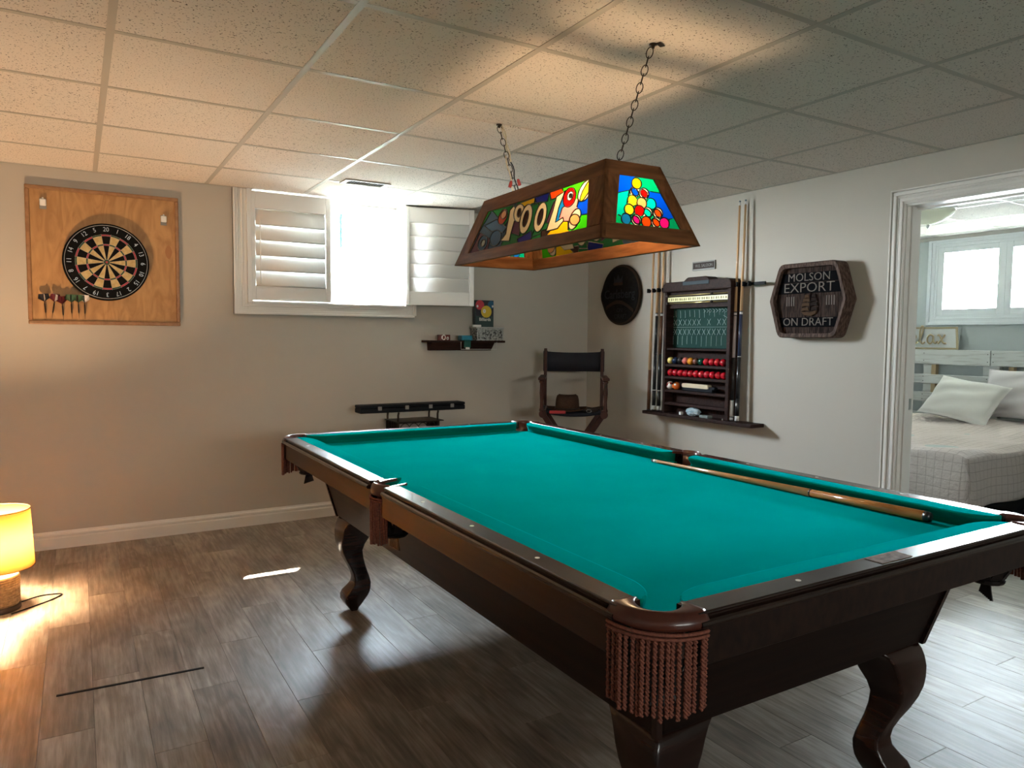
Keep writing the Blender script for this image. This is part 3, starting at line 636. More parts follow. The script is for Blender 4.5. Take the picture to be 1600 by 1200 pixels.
# quilt: grid draped over top, foot and near side
def bed_quilt():
    NX, NY = 90, 70; L = bx1-bx0; Wd = by1-by0; V = []; UV = []
    rng = random.Random(3)
    for i in range(NX+1):
        for j in range(NY+1):
            u = -0.36+(L-.02+.36)*i/NX; v = -.33+(Wd+.60)*j/NY     # cloth coords; u<0 hangs over foot, v<0 over near side
            x = bx0+max(u, 0); y = by0+min(max(v, 0), Wd); z = .585
            ox = oy = 0; dz = 0; r = .035
            du = max(-u, 0); dv = max(-v, 0); dv2 = max(v-Wd, 0)
            z -= max(du, dv, dv2) if not (du and dv) else math.hypot(du, dv)*.93
            if du: ox = -.02-.03*math.sin(min(du/.36, 1)*1.2)-.018*math.sin(v*16+.7)*min(du/.2, 1)
            if dv: oy = -.02-.025*math.sin(min(dv/.33, 1)*1.2)-.014*math.sin(u*13+1)*min(dv/.2, 1)
            if dv2: oy = .02
            if du and dv: ox -= .05*dv/.33; oy -= .06*du/.36
            if not du and not dv and not dv2:
                e = min(u, v, Wd-v); z -= .03*math.exp(-max(e, 0)/.035); dz = .010*math.sin(u*9+2*math.sin(v*5))+.008*math.sin(v*11+u*4)+.045*math.exp(-((u-1.75)/.35)**2)
            V.append((x+ox, y+oy, max(z+dz, .16))); UV.append((u, v))
    F = [(i*(NY+1)+j, (i+1)*(NY+1)+j, (i+1)*(NY+1)+j+1, i*(NY+1)+j+1) for i in range(NX) for j in range(NY)]
    b = MB(); b.add(V, F); o = b.build('quilt', 'quilt', t, smooth=True, recalc=False)
    uv = o.data.uv_layers.new(name='UVMap')
    for l_ in o.data.loops: uv.data[l_.index].uv = UV[l_.vertex_index]
    m = o.modifiers.new('thick', 'SOLIDIFY'); m.thickness = .012; m.offset = -1
bed_quilt()
def pillow(name, c, w, h, th, nrm, up, m, label, group=None, seedv=1):
    t = tag_obj = None
    N = 22; V = []; F = []; c = Vector(c); nrm = Vector(nrm).normalized(); up = (Vector(up)-nrm*Vector(up).dot(nrm)).normalized(); sd = up.cross(nrm); rg = random.Random(seedv)
    ph = [rg.uniform(0, 6) for _ in range(4)]
    for s_ in (1, -1):
        for i in range(N+1):
            for j in range(N+1):
                a, b_ = 2*i/N-1, 2*j/N-1
                e = (1-abs(a)**2.6)*(1-abs(b_)**2.6); e = max(e, 0)**.5
                pin = 1-.07*(1-abs(a)**2)*(abs(b_)**4); pin2 = 1-.07*(1-abs(b_)**2)*(abs(a)**4)
                wr = .012*math.sin(4*a+3*b_+ph[0])*e+.008*math.sin(9*b_-4*a+ph[1])*e
                V.append(c+sd*(a*w/2*pin2)+up*(b_*h/2*pin)+nrm*s_*(e*th/2+wr*s_))
    K = (N+1)**2
    for q in (0, 1):
        for i in range(N):
            for j in range(N):
                f = (q*K+i*(N+1)+j, q*K+(i+1)*(N+1)+j, q*K+(i+1)*(N+1)+j+1, q*K+i*(N+1)+j+1); F.append(f if q == 0 else f[::-1])
    b = MB(); b.add(V, F); o = b.build(name, m, None, smooth=True)
    bm = bmesh.new(); bm.from_mesh(o.data); bmesh.ops.remove_doubles(bm, verts=bm.verts, dist=.0015); bm.to_mesh(o.data); bm.free()
    return tag(o, label, 'pillow')
pillow('pillow', (6.40, -2.22, .84), .70, .44, .16, (-1, -.05, .55), (.4, .0, 1), 'blush', 'blush pillow leaning on the pallet headboard behind the cream cushion', seedv=2)
pillow('cushion', (6.12, -1.86, .788), .60, .40, .15, (-1, .05, .80), (.65, -.22, 1), 'pillow', 'cream cushion lying tilted in front of the blush pillows on the bed', seedv=9)['category'] = 'cushion'

# ================================================================== OUTSIDE
og = tag(MB().box(-6, 9, .30, 14, 1.10, 1.30).build('ground', 'grass'), None, None, kind='structure')
og2 = tag(MB().box(7.02, 16, -9, .29, 1.10, 1.30).build('ground', 'grass'), None, None, kind='structure')
ef = MB().box(-3, 4.5, .28, .36, 2.45, 2.60)
def bush(loc, label, n, R_, seedv, cat='shrub', nm='shrub'):
    rg = random.Random(seedv); t = thing(nm, loc, label, cat)
    b = MB(); b.cs = True; b.tube([loc, (loc[0]+.05, loc[1], loc[2]+R_*.9)], [.05, .02], 6)
    for i in range(6):
        a = i*1.05; b.tube([(loc[0], loc[1], loc[2]+R_*.3), (loc[0]+R_*.5*math.cos(a), loc[1]+R_*.5*math.sin(a), loc[2]+R_*(1.0+.1*i))], [.02, .008], 5)
    b.build('trunk', 'bark', t)
    b = MB()
    for i in range(n):
        th = rg.uniform(0, 2*PI); ph = math.acos(rg.uniform(-1, 1)); rr = R_*rg.uniform(.3, 1)**.5*rg.uniform(.8, 1)
        p = Vector(loc)+Vector((rr*math.sin(ph)*math.cos(th), rr*math.sin(ph)*math.sin(th), R_*1.1+rr*math.cos(ph)))
        u = Vector((rg.uniform(-1, 1), rg.uniform(-1, 1), rg.uniform(-1, 1))).normalized(); w = u.orthogonal().normalized(); s_ = rg.uniform(.03, .06)
        b.add([p-u*s_, p+w*s_*.5, p+u*s_, p-w*s_*.5], [(0, 1, 2, 3)])
    o = b.build('foliage', 'leaf', t, recalc=False); o['kind'] = 'stuff'
bush((3.05, 4.2, 1.30), 'loose green leafy shrub outside the window', 2600, .95, 4)
bush((4.0, 6.4, 1.30), 'taller green shrub farther from the window, behind the near one', 2600, 1.3, 8)
og3 = tag(MB().box(-6, 9, -16, -9.91, 1.10, 1.30).build('ground', 'grass'), None, None, kind='structure')
# unseen slabs added above both windows to cut sun and sky light
dk = sroot('light_blocker')
MB().box(-3, 5.0, .30, .50, 2.40, 2.46).build('blocker_slab', 'concrete', dk)
MB().box(7.0, 8.15, -6, .3, 2.34, 2.40).build('blocker_slab', 'concrete', dk)

# ================================================================== BILLIARD TABLE
TX, TY = 1.385, -2.885
tb = thing('billiard_table', (TX, TY, 0), 'dark mahogany billiard table with green cloth, leather fringed pockets and scrolled legs', 'billiard table')
HW, HL = .695, 1.300          # outer half sizes
NW, NL = .575, 1.19          # cushion nose half sizes
CW, CL = .640, 1.255          # cloth / wood line
ZT, ZB = .800, .757
PR = .048
cor = [(sx*(HW-.105), sy*(HL-.105)) for sx in (-1, 1) for sy in (-1, 1)]
# slate bed with pocket cut-outs
def bed_outline():
    w, l = HW-.055, HL-.055; P = []
    def notch(cx_, cy_, a0, a1): P.extend(arc(cx_, cy_, PR, a0, a1, 10))
    # go counter-clockwise starting on the right side, from the bottom (near) corner
    cxp, cyp = HW-.088, HL-.088
    notch(cxp, -cyp, -140, -310)      # near right corner: cut going inward
    notch(w+.0, 0, -90, -270)
    notch(cxp, cyp, -50, -220)
    notch(-cxp, cyp, 40, -130)
    notch(-w, 0, 90, -90)
    notch(-cxp, -cyp, 130, -40)
    return P
b = MB(); b.prism([(x, y) for x, y in bed_outline()], ZB-.03, ZB, lambda u, v, e: (TX+u, TY+v, e)); b.build('bed', 'cloth', tb)
# cushions: profile swept between two ends with angled cut
def cushion(p0, p1, n_in, r0, r1):
    """p0->p1 along the cloth/wood line, n_in = inward normal; the plan outline rounds off over r0 / r1 at its two ends"""
    p0, p1, n = Vector(p0), Vector(p1), Vector(n_in); d = (p1-p0).normalized(); w = .066; L = (p1-p0).length
    prof = [(0, .7990), (.35, .7995), (.90, .7990), (1, .7965), (.985, .790), (.74, .772), (.72, ZB+.0008), (0, ZB+.0008)]
    st = []
    for r_, side in ((r0, 0), (r1, 1)):
        e = [(r_*(1-math.cos(q*PI/2/7)), max(math.sin(q*PI/2/7), .12)) for q in range(8)]
        st += e if side == 0 else [(L-a, k) for a, k in reversed(e)]
    b = MB(); b.cs = True
    b.strip([[(TX+q.x, TY+q.y, z) for q, z in ((p0+d*a+n*(o_*w*k), z) for o_, z in prof)] for a, k in st])
    return b.build('cushion', 'cloth', tb, smooth=False, bevel=.0012, bseg=1)
sp = .058; ce_ = .060
for sx in (-1, 1):
    cushion((sx*CW, -CL+ce_), (sx*CW, -sp), (-sx, 0), .105, .030); cushion((sx*CW, sp), (sx*CW, CL-ce_), (-sx, 0), .030, .105)
for sy in (-1, 1): cushion((-CW+ce_, sy*CL), (CW-ce_, sy*CL), (0, -sy), .105, .105)
# wood rails with moulded outer edge
def rail(p0, p1, n_out, mt):
    p0, p1, n = Vector(p0), Vector(p1), Vector(n_out)
    prof = [(-.055, .765), (-.055, .7985), (-.054, .8), (-.003, .8), (-.0005, .7985), (0, .796), (-.001, .793), (-.004, .7915), (-.004, .7885), (.004, .787), (.009, .7845), (.010, .780), (.009, .776), (.004, .774), (-.02, .774), (-.03, .765)]
    b = MB(); b.strip([[(TX+p.x+n.x*o_, TY+p.y+n.y*o_, z) for o_, z in prof] for p in (p0, p1)])
    return b.build('rail', mt, tb)
ec = .100; es = .062
for sx in (-1, 1):
    rail((sx*HW, -HL+ec), (sx*HW, -es), (sx, 0), 'mahogx'); rail((sx*HW, es), (sx*HW, HL-ec), (sx, 0), 'mahogx')
for sy in (-1, 1): rail((-HW+ec, sy*HL), (HW-ec, sy*HL), (0, sy), 'mahogz')
# aprons under the rails
def apron(x0, x1, y0, y1):
    MB().box(TX+x0, TX+x1, TY+y0, TY+y1, .703, .7745).build('apron', 'apron', tb, bevel=.0015, bseg=1)
for sx in (-1, 1):
    apron(sx*(HW-.024), sx*(HW-.001), -HL+ec, -es*.7); apron(sx*(HW-.024), sx*(HW-.001), es*.7, HL-ec)
for sy in (-1, 1): apron(-HW+ec, HW-ec, sy*(HL-.024), sy*(HL-.001))
# sights
def sight(x, y): 
    b = MB(); b.lathe([(.0055, 0), (.0055, .0006)], (TX+x, TY+y, .8), 14); b.build('sight', 'pearl', tb)
for sx in (-1, 1):
    for k in (-3, -2, -1, 1, 2, 3): sight(sx*(HW-.028), .3*k)
for sy in (-1, 1):
    for k in (-1, 1): sight(.3*k, sy*(HL-.028))
sight(0, HL-.028)
MB().box(TX-.055, TX+.055, TY-HL+.008, TY-HL+.050, .8, .8012).build('name_plate', 'brassplate', tb)
# cabinet body: tapering panels, corner posts
def hb(z): k = (z-.44)/.16; return .485+.040*k, 1.083+.040*k
def panel(name, c, m):
    b = MB(); b.add(c, [(0, 1, 2, 3), (7, 6, 5, 4), (0, 4, 5, 1), (1, 5, 6, 2), (2, 6, 7, 3), (3, 7, 4, 0)]); return b.build(name, m, tb, bevel=.002, bseg=1)
(w0, l0), (w1, l1) = hb(.44), hb(.735); tk = .022
for sx in (-1, 1):
    panel('side_panel', [(TX+sx*w0, TY-l0, .44), (TX+sx*w0, TY+l0, .44), (TX+sx*w1, TY+l1, .735), (TX+sx*w1, TY-l1, .735),
                         (TX+sx*(w0-tk), TY-l0, .44), (TX+sx*(w0-tk), TY+l0, .44), (TX+sx*(w1-tk), TY+l1, .735), (TX+sx*(w1-tk), TY-l1, .735)], 'apron')
for sy in (-1, 1):
    panel('end_panel', [(TX-w0, TY+sy*l0, .44), (TX+w0, TY+sy*l0, .44), (TX+w1, TY+sy*l1, .735), (TX-w1, TY+sy*l1, .735),
                        (TX-w0, TY+sy*(l0-tk), .44), (TX+w0, TY+sy*(l0-tk), .44), (TX+w1, TY+sy*(l1-tk), .735), (TX-w1, TY+sy*(l1-tk), .735)], 'mahogdull')
for sx in (-1, 1):
    for sy in (-1, 1):
        c = [(-.006, -.006), (.010, -.006), (.010, .010), (-.006, .010)]
        b = MB(); b.strip([[(TX+sx*(w0-.004+u), TY+sy*(l0-.004+v), .437) for u, v in c], [(TX+sx*(w1-.004+u), TY+sy*(l1-.004+v), .735) for u, v in c]])
        b.build('corner_post', 'mahog', tb)
MB().box(TX-w0+.02, TX+w0-.02, TY-l0+.02, TY+l0-.02, .445, .460).build('bottom_board', 'mahog', tb)
MB().box(TX-w1, TX+w1, TY-l1, TY+l1, .728, .7299).build('slate_frame', 'black', tb)
# cabriole legs: square section swept on the diagonal
LEG = [(.440, -.175, -.006), (.425, -.155, .002), (.405, -.140, .008), (.375, -.126, .0125), (.345, -.114, .0125), (.315, -.100, .009), (.285, -.092, .001), (.250, -.095, -.013), (.215, -.102, -.030),
       (.185, -.110, -.042), (.160, -.117, -.046), (.138, -.121, -.042), (.115, -.120, -.028), (.095, -.117, -.013), (.075, -.110, -.006), (.055, -.100, -.006), (.035, -.090, -.016), (.015, -.078, -.032), (.0, -.072, -.042)]
def leg(sx, sy):
    b = MB(); b.cs = True; secs = []
    for z, si, so in LEG:
        a, c_ = (si+so)/2, (so-si)/2; r = min(.010, c_*.3); P = rrect(2*c_, 2*c_, r, 3)
        secs.append([(TX+sx*(w0+a+u), TY+sy*(l0+a+v), z) for u, v in P])
    b.strip(secs); return b.build('leg', 'mahog', tb)
for sx in (-1, 1):
    for sy in (-1, 1): leg(sx, sy)
# pockets: leather cap, fringe of twisted cords, basket
def strand(b, top, L, r, twist):
    """two plied helices"""
    n = int(L/.0045) if twist else 2
    x, y, z = top
    if not twist:
        b.tube([(x, y, z), (x, y, z-L*.5), (x, y, z-L)], [r, r*1.1, r*.9], 5); return
    for ph in (0, PI):
        pts = []
        for i in range(n+1):
            h = L*i/n; a = ph+h/.0145*2*PI; pts.append((x+r*.60*math.cos(a), y+r*.60*math.sin(a), z-h))
        b.tube(pts, r*.52, 5)
def pocket(cx_, cy_, a0, a1, ri, ro, detail, nstr, ears=0):
    pk = thing_part = bpy.data.objects.new('pocket', None); C.objects.link(pk); pk.parent = tb; ORG[pk.name] = ORG[tb.name]
    X, Y = TX+cx_, TY+cy_
    # cap: swept profile
    prof = [(ri+.002, .772), (ri, .794), (ri+.002, .8005), (ri+.006, .8025), (ri+.012, .8032), (ro-.009, .8028), (ro-.006, .801), (ro-.001, .794), (ro+.0035, .787), (ro+.0045, .780), (ro+.002, .773), (ro-.006, .771)] if ears == 0 else [(ri+.002, .768), (ri, .792), (ri+.006, .800), (ri+.012, .8035), ((ri+ro)/2+.002, .8045), (ro-.005, .802), (ro, .797), (ro+.004, .786), (ro+.004, .774), (ro+.001, .766), (ro-.006, .763)]
    secs = []
    N = 28
    for i in range(N+1):
        t_ = i/N; a = math.radians(a0+(a1-a0)*t_); sm = 1.0
        # inner edge widens at the ends so the cap reads as a crescent
        e = abs(2*t_-1)**1.8
        secs.append([(X+math.cos(a)*(r_ if r_ > (ri+ro)/2 else r_+(.029*(1-e)-.012*e if ears == 0 else 0)), Y+math.sin(a)*(r_ if r_ > (ri+ro)/2 else r_+(.029*(1-e)-.012*e if ears == 0 else 0)), z) for r_, z in prof])
    b = MB(); b.cs = True; b.strip(secs); b.build('cap', 'leather', pk)
    if ears:
        for aa, s_ in ((a0, -1), (a1, 1)):
            a = math.radians(aa); d = Vector((math.cos(a), math.sin(a), 0)); tn = Vector((-math.sin(a), math.cos(a), 0))*(-s_)
            p = Vector((X, Y, .7985))+d*(ri+.006); nrm = Vector((0, 0, 1))
            inw = Vector((-math.copysign(1, cx_), 0, 0))
            b = MB(); b.add([p-d*.004, p+d*.018, p+d*.012+inw*.052+nrm*.004, p-d*.002+inw*.060+nrm*.006, p-d*.004-nrm*.010, p+d*.018-nrm*.010, p+d*.012+inw*.052-nrm*.006, p-d*.002+inw*.060-nrm*.004],
                            [(0, 1, 2, 3), (7, 6, 5, 4), (0, 4, 5, 1), (1, 5, 6, 2), (2, 6, 7, 3), (3, 7, 4, 0)]); b.build('ear', 'leather', pk, bevel=.0015)
    # inner leather liner
    b = MB(); b.cs = True
    b.strip([[(X+math.cos(math.radians(a0+(a1-a0)*i/14))*r_, Y+math.sin(math.radians(a0+(a1-a0)*i/14))*r_, z) for r_, z in ((ri+.001, .79), (ri+.004, .79), (ri+.001, .70), (ri-.002, .70))] for i in range(15)])
    b.build('liner', 'leather', pk)
    # braid + fringe
    b = MB(); b.cs = True
    for zz in ((.768, .760) if ears == 0 else (.757, .749)):
        pts = [(X+math.cos(math.radians(a0+2+(a1-a0-4)*i/80))*(ro+.004+.0012*(i % 2)), Y+math.sin(math.radians(a0+2+(a1-a0-4)*i/80))*(ro+.004+.0012*(i % 2)), zz+.001*(i % 2)) for i in range(81)]
        b.tube(pts, .0035, 5)
    b.build('braid', 'fringe', pk)
    rg = random.Random(int(abs(cx_*100+cy_*1000)))
    jn = MB(); jn.cs = True
    for k in range(nstr):
        t_ = (k+.5)/nstr; a = math.radians(a0+2+(a1-a0-4)*t_); rr = ro+.003+rg.uniform(-.003, .003)
        a += math.radians(rg.uniform(-1.2, 1.2))
        Lk = .128+.010*math.sin(PI*t_)+rg.uniform(-.004, .004)
        p = (X+math.cos(a)*rr, Y+math.sin(a)*rr, .758 if ears == 0 else .748)
        if detail:
            s1 = MB(); s1.cs = True; strand(s1, p, Lk, .0049, True); s1.build('fringe_cord', 'fringe', pk, recalc=False)
        else: strand(jn, p, Lk, .0042, False)
    if not detail:
        o = jn.build('fringe', 'fringe', pk); o['kind'] = 'stuff'
    # basket of leather straps
    out = Vector((math.cos(math.radians((a0+a1)/2)), math.sin(math.radians((a0+a1)/2)), 0)); bc = Vector((X, Y, 0))-out*.006
    b = MB()
    for k in range(7):
        a = math.radians(a0-65+(a1-a0+130)*k/6); d = Vector((math.cos(a), math.sin(a), 0)); tn = Vector((-math.sin(a), math.cos(a), 0))
        P = []
        for h, rr, w_ in ((.735, .058, .012), (.70, .060, .010), (.665, .054, .011), (.640, .040, .016), (.628, .018, .018)):
            q = bc+d*rr; P.append([q-tn*w_+Vector((0, 0, h)), q+tn*w_+Vector((0, 0, h)), q+tn*w_-d*.004+Vector((0, 0, h)), q-tn*w_-d*.004+Vector((0, 0, h))])
        b.strip(P)
    b.lathe([(.001, .622), (.040, .626), (.044, .632), (.040, .637), (.001, .636)], bc, 14)
    b.build('basket', 'blackleather', pk)
    b = MB()
    sh = [(-.045, .0), (-.052, -.03), (-.020, -.060), (.0, -.075), (.020, -.060), (.052, -.03), (.045, 0), (.0, .012)]
    tnn = Vector((-out.y, out.x, 0))
    b.prism(sh, 0, .006, lambda u, v, e: tuple(bc-out*(.050+e)+tnn*u+Vector((0, 0, .700+v)))); b.build('shield', 'blackleather', pk, bevel=.001, bseg=1)
    b = MB()
    for k in range(7):
        u = -.03+.01*k; b.tube([bc+tnn*u*.6+Vector((0, 0, .632)), bc+tnn*u+Vector((0, 0, .607)), bc+tnn*u*1.3+Vector((0, 0, .585))], [.004, .003, .0045], 4)
    o = b.build('tassels', 'blackleather', pk); o['kind'] = 'stuff'
    # little tabs where the straps hang
    return pk
Rc = HL-.105; Rx = HW-.105
pocket(-Rx, -Rc, 172, 278, .058, .108, True, 19)
pocket(Rx, -Rc, 262, 368, .058, .108, False, 26)
pocket(Rx, Rc, -8, 98, .058, .108, False, 26)
pocket(-Rx, Rc, 82, 188, .058, .108, False, 26)
pocket(-HW+.056, 0, 122, 238, .046, .066, False, 14, ears=1)
pocket(HW-.056, 0, -58, 58, .046, .066, False, 14, ears=1)

# cue lying on the cloth
cs_ = thing('cue_stick', (1.918, -3.3, ZB), 'one-piece wooden cue with an amber butt lying on the green cloth', 'cue')
ta, bb_ = Vector((1.925, -2.795, ZB+.0075)), Vector((1.933, -3.942, ZB+.0175))
dd = (bb_-ta).normalized(); LL = (bb_-ta).length
def along(name, f0, f1, r0, r1, m, par, a=None, d=None, L=None, seg=18):
    a = a or ta; d = d or dd; L = L or LL
    b = MB(); b.cs = True; b.lathe([(r0, 0), (r1, (f1-f0)*L)], a+d*f0*L, seg, d); return b.build(name, m, par)
along('tip', 0, .010, .0060, .0062, 'felttip', cs_); along('ferrule', .010, .030, .0062, .0064, 'cuewhite', cs_)
along('shaft', .030, .66, .0064, .0128, 'maple2', cs_); along('ring', .66, .665, .0130, .0130, 'cueblack', cs_)
along('butt', .665, .985, .0130, .0152, 'butt', cs_)
b = MB(); b.cs = True; b.lathe([(.0152, 0), (.0152, .010), (.0135, .016), (.001, .017)], ta+dd*.985*LL, 18, dd); b.build('bumper', 'cueblack', cs_)
